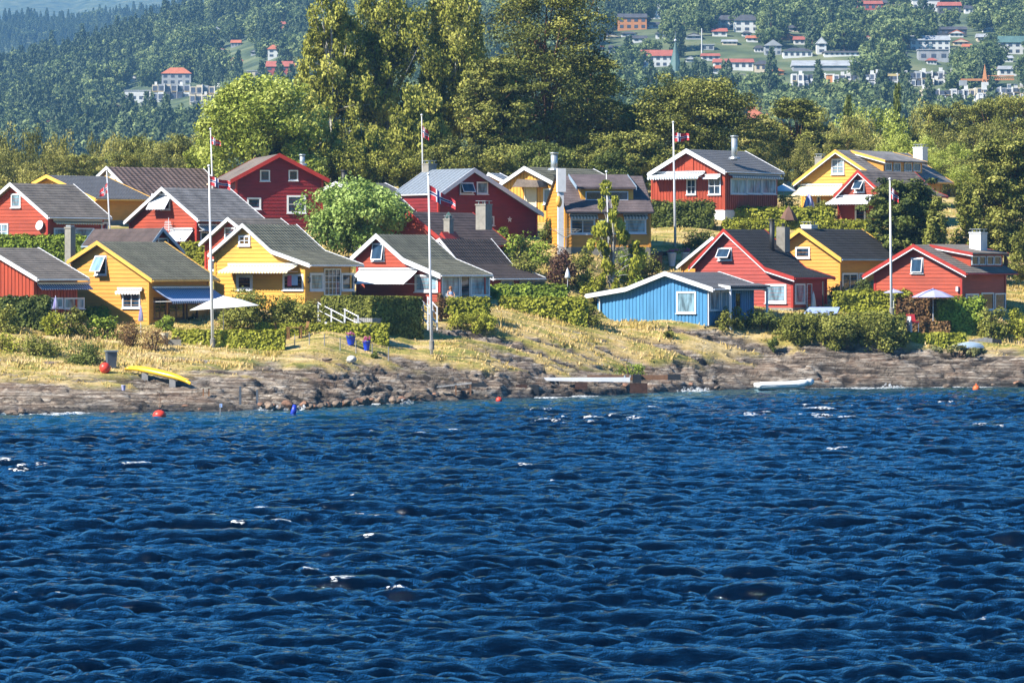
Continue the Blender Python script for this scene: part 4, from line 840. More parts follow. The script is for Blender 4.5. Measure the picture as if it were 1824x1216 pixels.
# rose red front
h = H('rose_red_house','rose red house with black kinked roof, black stove pipe and small open gable window',1412,548,302,36,1241,[(1227,475),(1289,408),(1363,477),(1415,494)],1362,'rose','redtrim','r_black',single=True,bh=.26,trim2='white',og=.5)
h.window('g',1279,441,1304,464,'glass',opn=.6); h.window('g',1363,506,1401,540,'glasslight',fr=.16)
h.window('s',1416,505,1434,541,'glasslight',fr=.12); h.window('s',1437,505,1446,552,'glassdark',name='door',fr=.06); h.chimney(1371,390,1379,452,3.0,'pipeblack',pipe=True)
q = h.s(1450,545,1.9)
m = MB()
for yy in (h.L*.5, h.L+.2): m.box(1.1,1.2,yy-.05,yy+.05,-.5,h.zt(0)-.25)
m.build('veranda_post', M['black'], h.e)
# yellow front right
h = H('yellow_house','yellow cottage with black roof and white low chimney, between the rose red house and flagpole',1496,525,314,35,1400,[(1389,433),(1424,407),(1499,460.6)],1535.5,'orange','yellowtrim','r_black',single=True,bh=.26,og=.6,bw=.28,eave_fascia='bluegrey')
h.window('g',1417,440,1443,460,'glass',fr=.12,mull=(1,1)); h.window('s',1500,486,1528,519,'glass',fr=.14,mull=(2,1)); h.window('s',1530,486,1540,519,'glasslight'); h.chimney(1431,399,1452,411,1.6,'whiteplaster')
c = empty('stone_chimney',(X(1395,308),308,gz(X(1395,308),308)),-.6,'grey stone chimney block between rose red roof and yellow gable','chimney')
zt = Z(404,308)-c.location.z; MB().box(-.36,.36,-.36,.36,-.3,zt).build('stack', M['concrete'], c); MB().tube([(0,0,zt),(0,0,zt+.25)],.12,8).build('flue', M['black'], c)
h = H('white_raked_house','low red house whose pale grey rake shows just left of the rose red gable',1262,505,309,36,1216,[(1206,474),(1269,422),(1300,450)],1290,'orange','white','r_tin',boards=None,og=.3)
# red front right with dormer
h = H('red_house','red cottage with long dormer of four tilted windows and white chimney, at the right edge',1713,553,303,36,1559,[(1537,490),(1627,435.6),(1721,486)],1735,'red','redtrim','r_felt',single=True,bh=.26,trim2='white',og=.6,L=6.2)
h.window('g',1623,459,1645,487,'glass',opn=.15); h.dormer(1652,(1733,451),1797,'red','r_felt','redtrim','white',wins=[(1731,456,1743,472),(1744,456,1756,472),(1758,456,1770,472),(1771,456,1783,472)])
h.window('s',1720,523,1743,542,'glasslight'); h.window('s',1748,521,1770,552,'glassdark',name='door'); h.window('s',1772,522,1791,552,'glass'); h.chimney(1731,412,1754,440,h.L*.75,'whiteplaster')
a = h.g(1705,514,-.2); MB().box(a[0]-.09,a[0]+.09,-.25,-.05,a[1]-.2,a[1]+.15).build('wall_lamp', M['white'], h.e)
# blue house
h = H('blue_house','bright blue vertical-board cabin with low grey roof and white trim near the shore',1259,580,294.5,36,1067,[(1043,525),(1115,512.5),(1184.6,484.5),(1270.4,513.5)],1280.5,'blue','white','r_tin',boards='v',single=True,bh=.29,og=.5,bw=.26,corner='blue')
h.window('g',1205,519,1240,558,'glasslight',fr=.12); h.window('s',1264,518,1282,553,'glasslight',mull=(2,1)); h.window('s',1284,518,1302,553,'curtain',mull=(2,1)); h.window('s',1308,520,1320,552,'glassdark',name='door',trim='blue')
for (px,k) in ((1262,-.5),(1068,-.5)):
    a = h.g(px,540,-.16); MB().tube([(a[0],-.16,0),(a[0],-.16,h.zt(min(0,a[0]))-.3),(a[0]+(.25 if px>1200 else -.3),-.3,h.zt(min(0,a[0]))-.05)],.05,6).build('downpipe', M['white'], h.e)
y0 = h.s(1300,512,1.2)[0]; z1 = h.zt(0)
MB().prism([(0.2,z1+.12),(1.25,z1-.02),(1.25,z1+.10),(0.2,z1+.26)], y0, h.L+.4).build('porch_roof', M['r_tin'], h.e)
MB().prism([(.3,z1-.02),(1.28,z1-.18),(1.28,z1+.06),(.3,z1+.2)], y0-.05, y0-.01).build('barge_board', M['white'], h.e)
for yy in (y0+.15, h.L+.1): MB().box(1.05,1.18,yy,yy+.13,-.8,z1-.1).build('porch_post', M['white'], h.e)

# ------------------------------------------------------------------ flagpoles
FU = [0,6,7,9,10,22]; FV = [0,6,7,9,10,16]
def flagpole(px, D, ptop, pxb, label, flag=None, r=.055, pbase=None, mat='polewhite'):
    x = X(pxb,D); z0 = gz(x,D) if pbase is None else Z(pbase,D); hgt = Z(ptop,D)-z0; lean = (X(px,D)-x)/hgt
    e = empty('flagpole', (x,D,z0), 0, label, 'flagpole')
    m = MB(); m.tube([(0,0,-.5),(lean*hgt*.5,0,hgt*.5),(lean*hgt,0,hgt)], [r*1.3,r,r*.6], 10); m.build('pole', M[mat], e, True)
    MB().lathe([(.0,0),(.07,.03),(.10,.09),(.07,.15),(0,.18)],10).build('finial', M[mat], e, True, loc=(lean*hgt,0,hgt))
    if pbase: MB().lathe([(.16,-.2),(.16,.35),(.09,.4)],10).build('base_socket', M['concrete'], e)
    if flag:
        fy, fw, fh, droop, taper = flag; s = D/F; zt = Z(fy,D)-z0; w_ = fw*s; h_ = fh*s; sg = 1 if w_ > 0 else -1
        us = []; 
        for a,b in zip(FU[:-1],FU[1:]):
            n = max(1,(b-a)//1 if b-a < 7 else 12); us += [(a+(b-a)*i/n) for i in range(n)]
        us.append(22); vs = FV; v = []; f = []; mi = []
        for i,u in enumerate(us):
            for j,q in enumerate(vs):
                t = u/22; hh = h_*(1-taper*t); xx = t*w_; yy = (.16*math.sin(t*9+q*.12)*t**.5+.35*abs(w_)*t*math.sin(2.1*t))*1.0
                zz = zt-droop*s*t**1.1-hh*q/16+.07*math.sin(t*8+1)*t; v.append((xx+lean*zz,yy-.05,zz))
        nv = len(vs)
        for i in range(len(us)-1):
            for j in range(nv-1):
                f.append((i*nv+j,(i+1)*nv+j,(i+1)*nv+j+1,i*nv+j+1)); cu = (us[i]+us[i+1])/2; cv = (vs[j]+vs[j+1])/2
                blue = 7 < cu < 9 or 7 < cv < 9; wh = 6 < cu < 10 or 6 < cv < 10; mi.append(2 if blue else 1 if wh else 0)
        m = MB(); m.v = v; m.f = f; m.m = mi; m.build('flag', [M['flagred'],M['flagwhite'],M['flagblue']], e, True)
        MB().tube([(.08*sg,-.05,.6),(lean*hgt+.05*sg,-.05,hgt-.2)],.008,4).build('halyard', M['rope'], e)
    return e
flagpole(190,300,305,199,'white flagpole at upper left with a small limp red flag blown to the left',(326,-15,18,16,.4))
flagpole(372,263,298,379,'tall white flagpole in front of the blue striped awning flying a cross flag',(313,37,17,12,.1),.075,614)
flagpole(375,333,232,381,'slim white flagpole behind the slate roof, its small flag against the maple',(242,17,15,12,.5),.06)
flagpole(763,268,313,769,'tall white flagpole standing in dry grass left of the round hedge, long cross flag flying',(329,47,26,30,.4),.08,617)
flagpole(751,344,207,754,'grey flagpole before the birches with a steeply hanging flag',(222,12,22,14,.3),.05)
flagpole(1199,317,220,1203,'white flagpole with grey foot in front of the big grey-roofed red house',(236,28,17,3,.3),.075)
flagpole(1585,297,321,1588,'white flagpole on the right with a crumpled flag, before the dark pine',(331,15,22,14,.2),.08,558)
flagpole(1080,303,308,1086,'thin bare white pole beside the slender birch, without any flag',None,.045,500)

# ------------------------------------------------------------------ garden things
def cord(*p): return p
def parasol(px, ptop, prim, halfpx, D, mat, label, pbase=None, tilt=0, name='parasol', n=8):
    x = X(px,D); zt = Z(ptop,D); zr = Z(prim,D); z0 = gz(x,D) if pbase is None else Z(pbase,D); r = halfpx/F*D; e = empty(name,(x,D,z0),0,label,'parasol')
    m = MB(); a, b = zr-z0, zt-z0; m.lathe([(0.02,b),(r*.5,b-(b-a)*.40),(r,a),(r*.985,a-.03),(r*.5,b-(b-a)*.44),(0.02,b-.04)],n); c = m.build('canopy', M[mat], e)
    if tilt: c.rotation_euler = (0,tilt,0); c.location = (-math.sin(tilt)*b,0,b*(1-math.cos(tilt)))
    MB().tube([(0,0,-.1),(0,0,b-.05)],.025,6).build('pole', M['white'], e)
    m = MB()
    for i in range(n): t = 6.283*i/n; m.tube([(0,0,b-.06),(r*.97*math.cos(t),r*.97*math.sin(t),a-.02)],.012,4)
    q = m.build('ribs', M['metal'], e)
    if tilt: q.rotation_euler = c.rotation_euler; q.location = c.location
    MB().lathe([(0.0,b+.05),(.05,b),(.03,b-.05)],8).build('finial', M[mat], e); return e
def closed_parasol(px, pt, pb, D, mat, label, wpx=5):
    x = X(px,D); z0 = gz(x,D); zt = Z(pt,D)-z0; zb = Z(pb,D)-z0; r = wpx/F*D; e = empty('closed_parasol',(x,D,z0),0,label,'parasol')
    m = MB(); prof = [(.015,zt),(r*.35,zt-(zt-zb)*.15),(r*.7,zt-(zt-zb)*.5),(r,zb+.05),(r*.8,zb)]
    b = len(m.v); n = 16
    for rr,z in prof:
        for j in range(n): t = 6.283*j/n; q = rr*(1+.22*(j%2)-.1); m.v.append((q*math.cos(t),q*math.sin(t),z))
    for i in range(len(prof)-1):
        for j in range(n): m.f.append((i*n+j,i*n+(j+1)%n,(i+1)*n+(j+1)%n,(i+1)*n+j)); m.m.append(0)
    m.build('folded_canopy', M[mat], e, True); MB().tube([(0,0,-.1),(0,0,zt+.06)],.022,6).build('pole', M['white'], e); return e
parasol(398,527,548,62,268,'cloth_white','large open white parasol behind the front flagpole, below the blue awning',tilt=-.07,n=6)
closed_parasol(99,528,550,268,'st_lilac','folded pale blue parasol by the windows of the leftmost front cottage',5); closed_parasol(251,545,572,266,'st_lilac','folded blue and white parasol left of the blue striped awning',4.5)
closed_parasol(1441,345,376,338,'st_lilac','folded blue and white striped parasol between the upper yellow and red houses',11); closed_parasol(1011,478,495,294,'cloth_white','small folded white parasol beside the purple bush',5)
closed_parasol(1449,520,548,303.5,'cloth_white','folded white parasol on the veranda of the rose red house',5)
parasol(1405,367,392,17,331,'cloth_brown','drooping dark brown parasol in the hedge above the black stove pipe',n=6); parasol(1396,328,341,24,340,'cloth_white','open white parasol at the right end of the grey-roofed red house')
parasol(1662,514,529,38,299,'cloth_lilac','open pale lilac parasol behind the hedge by the right red cottage'); parasol(1592,515,521,18,301,'cloth_lilac','flat lilac parasol canopy peeping out behind the right flagpole')
# teak table and chairs on the lawn
def chair(px, D, rz, label, mat='teak', name='garden_chair', back=.95, z=None):
    x = X(px,D); e = empty(name,(x,D,gz(x,D) if z is None else z),rz,label,'chair')
    for sx in (-.22,.22):
        for sy in (-.2,.2): MB().box(sx-.022,sx+.022,sy-.022,sy+.022,-.05,.42 if sy<0 else .42).build('leg', M[mat], e)
    for i in range(5): MB().box(-.24,.24,-.22+.09*i,-.15+.09*i,.42,.445).build('slat', M[mat], e)
    for sx in (-.22,.22): MB().tube([(sx,.2,.42),(sx,.30,back)],.022,5).build('back_post', M[mat], e)
    for i in range(4): MB().box(-.2,.2,.225+.02*i,.245+.02*i,.55+.10*i,.62+.10*i).build('back_slat', M[mat], e)
    for sx in (-.24,.24): MB().box(sx-.03,sx+.03,-.2,.24,.62,.645).build('armrest', M[mat], e)
    return e
D0 = 268.; x = X(524,D0); z = gz(x,D0)
e = empty('garden_table',(x,D0,z),.2,'brown teak table on the lawn between the low hedges','table')
for i in range(7): MB().box(-.45,.45,-.45+.13*i,-.34+.13*i,.70,.73).build('slat', M['teak'], e)
for sx in (-.38,.38):
    for sy in (-.38,.38): MB().box(sx-.03,sx+.03,sy-.03,sy+.03,-.05,.70).build('leg', M['teak'], e)
chair(541,268.6,-1.2,'pale teak garden chair at the right of the lawn table'); chair(499,269.4,1.3,'reddish teak garden chair at the left, behind the lawn table')
def pot(px, D, mat, fl, label, h=.45, r=.24, name='flower_pot', flabel=None):
    x = X(px,D); e = empty(name,(x,D,gz(x,D)),0,label,'flower pot')
    MB().lathe([(r*.62,0),(r*.8,h*.4),(r,h*.9),(r*1.08,h*.92),(r*1.08,h),(r*.9,h),(r*.88,h*.9),(0,h*.88)],16).build('pot', M[mat], e, True)
    rng = np.random.RandomState(int(px)); k = 14; P = rng.randn(k,3)*np.array([r*.5,r*.5,.06])+np.array([0,0,h+.13]); lf_obj('flowers',[leaves(P,np.full((k,3),.10),40,.055,rng,.4)],fl,e)
    P[:,2] -= .10; lf_obj('leaves',[leaves(P[:8],np.full((8,3),.12),30,.07,rng,.3)],'lf_green',e); return e
pot(625,266.6,'potblue','lf_flower','glossy blue pot of pink flowers on the lawn, the left one of two',.55,.30); pot(653,266.6,'potblue','lf_flower','slimmer glossy blue pot of pink flowers on the lawn, nearer the tall flagpole',.58,.24)
pot(1197,312,'whiteplaster','lf_flower','white urn with pink flowers beside the foot of the grey-footed flagpole',1.0,.32); pot(1221,312.5,'farwhite','lf_flower','white tub with pink flowers just left of the rose red gable',.9,.30)
# wire fence posts
for i,px in enumerate([525,551,578,606,634,663,692]):
    x = X(px,264.6); z = gz(x,264.6); o = MB().tube([(0,0,-.2),(0,0,.75)],.035,6).build('fence_post', M['greywood'], None, loc=(x,264.6,z)); tag(o,'thin grey post of the low wire fence along the lawn edge','fence post','posts of the wire fence by the lawn')
# white stair with railings beside the clipped hedge
def rail_stair(px0,p0,px1,p1,D,label,n=9,wid=1.0):
    a = Vector((X(px0,D),D+1.6,Z(p0,D+1.6))); b = Vector((X(px1,D),D-1.2,Z(p1,D-1.2))); e = empty('garden_stair',b,0,label,'staircase'); v = a-b; side = Vector((v.y,-v.x,0)).normalized()*wid*.5
    for i in range(n):
        p = v*(i/(n-1)); t = MB(); t.box(-wid*.5,wid*.5,-.14,.14,-.04,0); t.build('tread', M['greywood'], e, loc=p, rz=math.atan2(side.y,side.x))
    for s in (-1,1):
        q = side*s; 
        MB().tube([q+Vector((0,0,-.08)),q+v+Vector((0,0,-.08))],.07,4).build('stringer', M['white'], e)
        MB().tube([q+Vector((0,0,.95)),q+v+Vector((0,0,.95))],.04,5).build('handrail', M['white'], e); MB().tube([q+Vector((0,0,.5)),q+v+Vector((0,0,.5))],.03,5).build('rail', M['white'], e)
        for k in (0,.5,1): MB().box(-.045,.045,-.045,.045,-.5,1.02).build('post', M['white'], e, loc=q+v*k)
    return e
rail_stair(577,566,627,590,272,'white wooden garden stair with railings going down between two hedges')
rail_stair(753,556,771,574,275,'short flight with white railings half hidden by the tall middle flagpole',5,.6)
# plank wall under the clipped hedge
x0, x1 = X(630,272), X(663,271.5); e = empty('plank_fence',(x0,272.2,gz(x0,272)-.1),0,'weathered grey plank fence at the foot of the dark-sided clipped hedge','fence')
n = 12; hh = Z(566,272)-e.location.z
pts = [(X(630,272.4),272.4),(X(663,271.2),271.2),(X(742,276.5),276.5)]
for (ax,ay),(bx,by) in zip(pts[:-1],pts[1:]):
    Ls = math.hypot(bx-ax,by-ay); nn = int(Ls/.16); rz = math.atan2(by-ay,bx-ax)
    for i in range(nn):
        t = (i+.5)/nn; hj = hh*(1-.25*(t if nn > 14 else 0))+random.uniform(-.02,.02)
        MB().box(-.073,.073,-.015,.015,-.6,hj).build('plank', M['greywood'], e, loc=(ax+(bx-ax)*t-e.location.x, ay+(by-ay)*t-e.location.y, 0), rz=rz)
# bin, red ball, planter, bench cushions
px = 198; D = at(198,656)[1]; x = X(px,D); z = gz(x,D); e = empty('wheelie_bin',(x,D,z),.3,'dark grey bin with flat grey lid standing in the grass above the yellow kayak','bin')
m = MB(); m.add([(-.24,-.26,0),(.24,-.26,0),(.24,.26,0),(-.24,.26,0),(-.30,-.32,.95),(.30,-.32,.95),(.30,.32,.95),(-.30,.32,.95)],[(0,3,2,1),(4,5,6,7),(0,1,5,4),(1,2,6,5),(2,3,7,6),(3,0,4,7)]); m.build('bin_body', M['bin'], e)
MB().box(-.36,.36,-.38,.36,.951,1.03).build('lid', M['metal'], e); 
for sx in (-.2,.2): MB().tube([(sx-.03,.3,.08),(sx+.03,.3,.08)],.09,10).build('wheel', M['black'], e)
def ball(px,py,D,r,mat,label,name='buoy',z=None,rope=True,cat='buoy',sq=1.0):
    x = X(px,D); zz = Z(py,D) if z is None else z; e = empty(name,(x,D,zz),0,label,cat)
    MB().lathe([(0,-r*sq)]+[(r*math.sin(t),-r*sq*math.cos(t)) for t in np.linspace(.25,2.9,10)]+[(0,r*sq)],16).build('float', M[mat], e, True)
    MB().lathe([(.05,r*sq-.03),(.06,r*sq+.08),(.03,r*sq+.1)],8).build('neck', M[mat if mat!='buoyred' else 'black'], e)
    if rope: MB().tube([(0,0,r*sq+.05),(.05,0,r*sq+.5),(-.02,0,r*sq+.95)],.02,5).build('mooring_line', M['brownwood'], e)
    return e
q = at(187,664); ball(187,0,q[1],.33,'buoyred','round red ball float lying in grass beside the grey bin',rope=False,z=q[2]+.28)
ball(284,744,232.,.37,'buoyred','red mooring buoy with upright rope floating off the left rocks',z=.08,sq=.8); ball(889,713,259.,.2,'buoyred','small red buoy floating just off the plank ledge in mid picture',z=.08,rope=False)
ball(1739,691,284.,.24,'buoyorange','orange buoy floating close to the rocks at far right',z=.08,rope=False)
x = X(523,235.); e = empty('blue_buoy',(x,235.,-.1),0,'slim dark blue spar buoy leaning in the water off the boulder row','buoy'); MB().tube([(-.08,0,0),(.02,0,.35),(.06,0,.66)],[.15,.16,.10],10).build('float', M['buoyblue'], e, True); MB().tube([(.06,0,.66),(.08,0,.72)],.05,6).build('cap', M['black'], e)
px,D = 308,262.; x = X(px,D); e = empty('garden_box',(x,D,gz(x,D)-.05),.1,'grey concrete planter with orange and purple flowers at the end of the low hedge','planter'); MB().box(-.55,.5,-.25,.25,0,.4).build('trough', M['concrete'], e)
MB().lathe([(.16,.4),(.26,.8),(.28,.82),(.2,.8)],12,(-.5,.0)).build('urn', M['cream'], e)
rng = np.random.RandomState(5); lf_obj('flowers',[leaves(np.array([[-.5,-.3,.45],[-.4,-.3,.3]]),np.full((2,3),.2),70,.07,rng)],'lf_brown',e); lf_obj('flowers',[leaves(np.array([[.1,0,.45],[.35,0,.45]]),np.full((2,3),.16),70,.06,rng)],'lf_purple',e)
# yellow kayak lying on rock
a = Vector(at(224,662)); b = Vector(at(341,686)); a.z += .35; b.z += .22; a.y -= .2; b.y -= .3; e = empty('kayak',a,0,'bright yellow kayak lying keel up across the rocks below the grey bin','kayak'); v = b-a; dirv = v.normalized(); sdv = Vector((dirv.y,-dirv.x,0)).normalized(); upv = dirv.cross(sdv)*-1
if upv.z < 0: upv = -upv
m = MB(); n = 14; K = 14
for i in range(K+1):
    t = i/K; wv = .31*math.sin(math.pi*min(max(t,.015),.985))**.62; hv = .17*math.sin(math.pi*min(max(t,.02),.98))**.5+.04; lift = .20*(2*t-1)**4
    for j in range(n):
        an = 6.283*j/n; q = v*t+sdv*wv*math.cos(an)+upv*(hv*math.sin(an)*(1.2 if math.sin(an)>0 else .7)-lift); m.v.append(tuple(q))
for i in range(K):
    for j in range(n): m.f.append((i*n+j,i*n+(j+1)%n,(i+1)*n+(j+1)%n,(i+1)*n+j)); m.m.append(0)
m.f += [tuple(range(n)),tuple(K*n+j for j in range(n))[::-1]]; m.m += [0,0]; m.build('hull', M['kayak'], e, True)
MB().tube([v*.03+upv*.05,v*.5+upv*.22,v*.97+upv*.05],.018,5).build('keel_strip', M['yellowtrim'], e)
for t in (.3,.72): 
    p = v*t; MB().box(p.x-.18,p.x+.18,p.y-.18,p.y+.18,p.z-.8,p.z-.16).build('support_block', M['greywood'], e)
# inflatable dinghy at the right shore
D = 283.6; x0, x1 = X(1345,D), X(1446,D); Lb = x1-x0; e = empty('dinghy',(x0,D,.12),.05,'white inflatable dinghy moored at the edge of the right rocks','boat'); 
path = [(0,-.72,.18),(Lb*.3,-.76,.2),(Lb*.7,-.68,.24),(Lb*.9,-.40,.36),(Lb*.99,0,.42),(Lb*.9,.40,.36),(Lb*.7,.68,.24),(Lb*.3,.76,.2),(0,.72,.18)]
sm = []
for i in range(len(path)-1):
    for t in (0,.33,.66): sm.append(tuple(Vector(path[i]).lerp(Vector(path[i+1]),t)))
sm.append(path[-1]); rr = [.14]+[.22]*(len(sm)-2)+[.14]; MB().tube(sm,rr,12).build('side_tube', M['rubber'], e, True)
MB().box(.2,Lb*.86,-.6,.6,.02,.08).build('floor', M['metal'], e); MB().box(.22,.27,-.56,.56,.0,.42).build('transom', M['greywood'], e); MB().box(Lb*.42,Lb*.5,-.6,.6,.30,.34).build('thwart', M['white'], e)
MB().tube([(.1,-.97,.22),(Lb*.4,-.985,.24),(Lb*.72,-.90,.28)],.018,5).build('rub_strake', M['metal'], e); MB().tube([(Lb,0,.45),(Lb+.6,.3,.15),(Lb+1.6,.8,.1)],.015,4).build('painter', M['rope'], e)
# jetty: long pale beam on rusty piers
D = 270.6; e = empty('jetty',(X(1035,D),D,.0),0,'long pale gangway beam resting on two rust-brown concrete piers','jetty'); ox = e.location.x
MB().add([(X(917,D)-ox,-.25,Z(677,D)),(X(1122,D)-ox,-.25,Z(680,D)),(X(1122,D)-ox,.25,Z(680,D)),(X(917,D)-ox,.25,Z(677,D)),(X(917,D)-ox,-.25,Z(672.5,D)),(X(1122,D)-ox,-.25,Z(672,D)),(X(1122,D)-ox,.25,Z(672,D)),(X(917,D)-ox,.25,Z(672.5,D))],[(0,3,2,1),(4,5,6,7),(0,1,5,4),(1,2,6,5),(2,3,7,6),(3,0,4,7)]).build('beam', M['white'], e)
def pier(px0,px1,pt,pb,mat): 
    m = MB(); m.box(X(px0,D)-ox,X(px1,D)-ox,-.35,.45,Z(pb,D),Z(pt,D)); return m.build('pier', M[mat], e)
pier(1024,1046,680.5,693,'rust'); pier(1122,1153,682,700,'rust'); pier(1127,1142,667,681,'black')
MB().box(X(1046,D)-ox,X(1190,D)-ox,.5,.75,Z(677,D),Z(668,D)).build('side_beam', M['brownwood'], e); MB().box(X(1190,D)-ox,X(1213,D)-ox,.45,.8,Z(677,D),Z(667,D)).build('end_fender', M['black'], e)
for px in (1113,1123): MB().tube([(X(px,D)-ox,-.1,Z(672,D)),(X(px,D)-ox,-.1,Z(668,D))],.06,8).build('bollard', M['metal'], e)
D = 268.; o = MB().box(-.35,.35,-.3,.3,-.3,.35).build('rust_crate', M['rust'], None, loc=(X(929,D),D,Z(693,D)-.05)); tag(o,'rusty block lying on rock under the left end of the gangway beam','block')
o = MB().box(-.3,.3,-.3,.3,-.3,.33).build('tar_block', M['black'], None, loc=(X(951,D),D,Z(693,D)-.05)); tag(o,'black tarred block beside the rusty one under the gangway','block')
# sloping bathing plank
D = at(820,698)[1]-.8; e = empty('bathing_plank',(X(820,D),D,Z(686,D)),0,'sloping grey plank bench on trestle legs over the middle rocks','jetty'); ox = e.location.x; oz = e.location.z
MB().add([(X(778,D)-ox,-.2,Z(690,D)-oz),(X(840,D)-ox,-.2,Z(683,D)-oz),(X(840,D)-ox,.2,Z(683,D)-oz),(X(778,D)-ox,.2,Z(690,D)-oz),(X(778,D)-ox,-.2,Z(688,D)-oz),(X(840,D)-ox,-.2,Z(680.5,D)-oz),(X(840,D)-ox,.2,Z(680.5,D)-oz),(X(778,D)-ox,.2,Z(688,D)-oz)],[(0,3,2,1),(4,5,6,7),(0,1,5,4),(1,2,6,5),(2,3,7,6),(3,0,4,7)]).build('plank', M['greywood'], e)
for px in (812,838):
    for sy in (-.15,.15): MB().box(X(px,D)-ox-.05,X(px,D)-ox+.05,sy-.05,sy+.05,-.6,Z(685,D)-oz-.0).build('leg', M['brownwood'], e)
MB().box(X(812,D)-ox,X(838,D)-ox,-.04,.04,-.3,-.2).build('brace', M['brownwood'], e)
o = MB().box(-.45,.45,-.2,.2,-.1,.12).build('timber_block', M['black'], None, loc=(X(853,D),D,Z(686,D))); tag(o,'dark timber block on the rock at the end of the sloping plank','block')
# small things on the left rocks
D = at(367,702)[1]-.2; e = empty('step_stool',(X(367,D),D,gz(X(367,D),D)),.2,'small pale wooden stool on the rocks below the kayak tip','stool')
for sx in (-.16,.16):
    for sy in (-.12,.12): MB().box(sx-.02,sx+.02,sy-.02,sy+.02,-.1,.36).build('leg', M['teak'], e)
MB().box(-.24,.24,-.16,.16,.36,.40).build('seat', M['cream'], e)
for px,pb,h_,lb in ((428,708,.75,'dark square post standing on the rocks left of the boulder row'),(458,708,.55,'leaning dark iron post by the water near the boulder row')):
    D = at(px,pb)[1]-.3; z = gz(X(px,D),D); m = MB().box(-.06,.06,-.06,.06,-.3,h_); o = m.build('mooring_post', M['bin'], None, loc=(X(px,D),D,Z(pb,D)-.1)); tag(o,lb,'post')
e = empty('ladder_pole',(X(392,234.),234.,-.3),0,'pale vertical stick rising from the water off the left rocks','pole'); MB().tube([(0,0,0),(.02,0,.9)],.03,6).build('stick', M['greywood'], e); MB().box(-.03,.12,-.02,.02,.75,.95).build('marker', M['bluecloth'], e)
D = at(220,697)[1]; o = MB().lathe([(.09,0),(.13,.28),(.14,.30),(.10,.28),(0,.27)],12).build('bucket', M['cloth_lilac'], None, True, loc=(X(220,D),D,gz(X(220,D),D)+.05)); tag(o,'small purple and white bucket on the rock ledge under the kayak','bucket')
# pale covers, chairs, small garden things
D = 300.; m = MB(); x0, x1 = X(1430,D), X(1497,D); zb = Z(558,D); zt = Z(547,D); m.add([(x0,D-.7,zb),(x1-.3,D-.7,zb),(x1,D+.7,zt),(x0+.5,D+.7,zt),(x0,D-.7,zb-.12),(x1-.3,D-.7,zb-.12),(x1,D+.7,zt-.12),(x0+.5,D+.7,zt-.12)],[(0,1,2,3),(7,6,5,4),(0,4,5,1),(1,5,6,2),(2,6,7,3),(3,7,4,0)])
e = empty('table_under_cover',((x0+x1)/2,D,zb-.7),0,'table under a pale blue cover in front of the rose red veranda','table'); o = m.build('cover', M['tarp'], e); o.location = (-(x0+x1)/2,-D,-(zb-.7))
for sx in (-.8,.8): MB().box(sx-.04,sx+.04,-.3,.3,-.4,.7).build('leg', M['greywood'], e)
D = 297.; x = X(1627,D); zz = Z(573,D)-.42
e = empty('red_chair',(x,D,zz),.4,'red cushioned lounge chair between the brown hedges below the lilac parasol','chair'); MB().box(-.3,.3,-.3,.25,.35,.47).build('seat', M['redcloth'], e); b_ = MB().box(-.3,.3,-.04,.04,0,.55).build('backrest', M['redcloth'], e, loc=(0,.25,.42)); b_.rotation_euler = (-.35,0,0)
for sx in (-.26,.26): MB().box(sx-.02,sx+.02,-.28,-.24,-.3,.35).build('leg', M['white'], e)
MB().box(-.38,-.33,-.3,.3,-.3,.8).build('side_frame', M['white'], e)
D = 296.; x = X(1728,D); e = empty('covered_boat',(x,D,Z(612,D)-.3),.1,'small upturned pale blue rowing boat by the dark planks at right','boat')
m = MB(); n = 10
for i in range(11):
    t = i/10; wv = .42*math.sin(math.pi*min(max(t,.03),.97))**.6
    for j in range(n): an = math.pi*j/(n-1); m.v.append((-.95+1.9*t, wv*math.cos(an), .42*math.sin(math.pi*min(max(t,.03),.97))**.4*math.sin(an)))
for i in range(10):
    for j in range(n-1): m.f.append((i*n+j,(i+1)*n+j,(i+1)*n+j+1,i*n+j+1)); m.m.append(0)
m.build('hull', M['bluegrey'], e, True); MB().tube([(-.9,0,.3),(0,0,.44),(.9,0,.3)],.02,5).build('keel', M['white'], e)
D = 298.; e = empty('retaining_planks',(X(1755,D),D,Z(625,D)-.2),0,'dark retaining wall of grey boards beneath the right hedge','wall')
for i in range(7): MB().box(-1.15+.33*i,-.83+.33*i,-.05,.05,-.2,1.15-.05*abs(i-3)).build('board', M['greywood' if i < 5 else 'black'], e)
D = 311.; x = X(1167,D); e = empty('barbecue_shed',(x,D,gz(x,D)),.3,'small dark storage box beside the yellow dormer house','shed'); MB().box(-.4,.4,-.4,.4,-.3,1.0).build('box', M['brownwood'], e); MB().prism([(-.48,1.0),(.48,1.0),(.40,1.32),(-.46,1.1)],-.45,.45).build('lid', M['black'], e)
D = 313.; x = X(1187,D); e = empty('wheelbarrow',(x,D,gz(x,D)+.1),.4,'dark wheelbarrow standing near the flagpole foot','wheelbarrow')
MB().add([(-.3,-.2,.35),(.3,-.2,.35),(.3,.2,.35),(-.3,.2,.35),(-.5,-.3,.65),(.45,-.3,.7),(.45,.3,.7),(-.5,.3,.65)],[(0,3,2,1),(0,1,5,4),(1,2,6,5),(2,3,7,6),(3,0,4,7)]).build('tray', M['black'], e); MB().tube([(-.6,-.03,.2),(-.6,.03,.2)],.2,14).build('wheel', M['black'], e)
for sy in (-.22,.22): MB().tube([(-.6,sy*.3,.2),(.3,sy,.3),(1.0,sy,.6)],.02,5).build('handle', M['brownwood'], e)
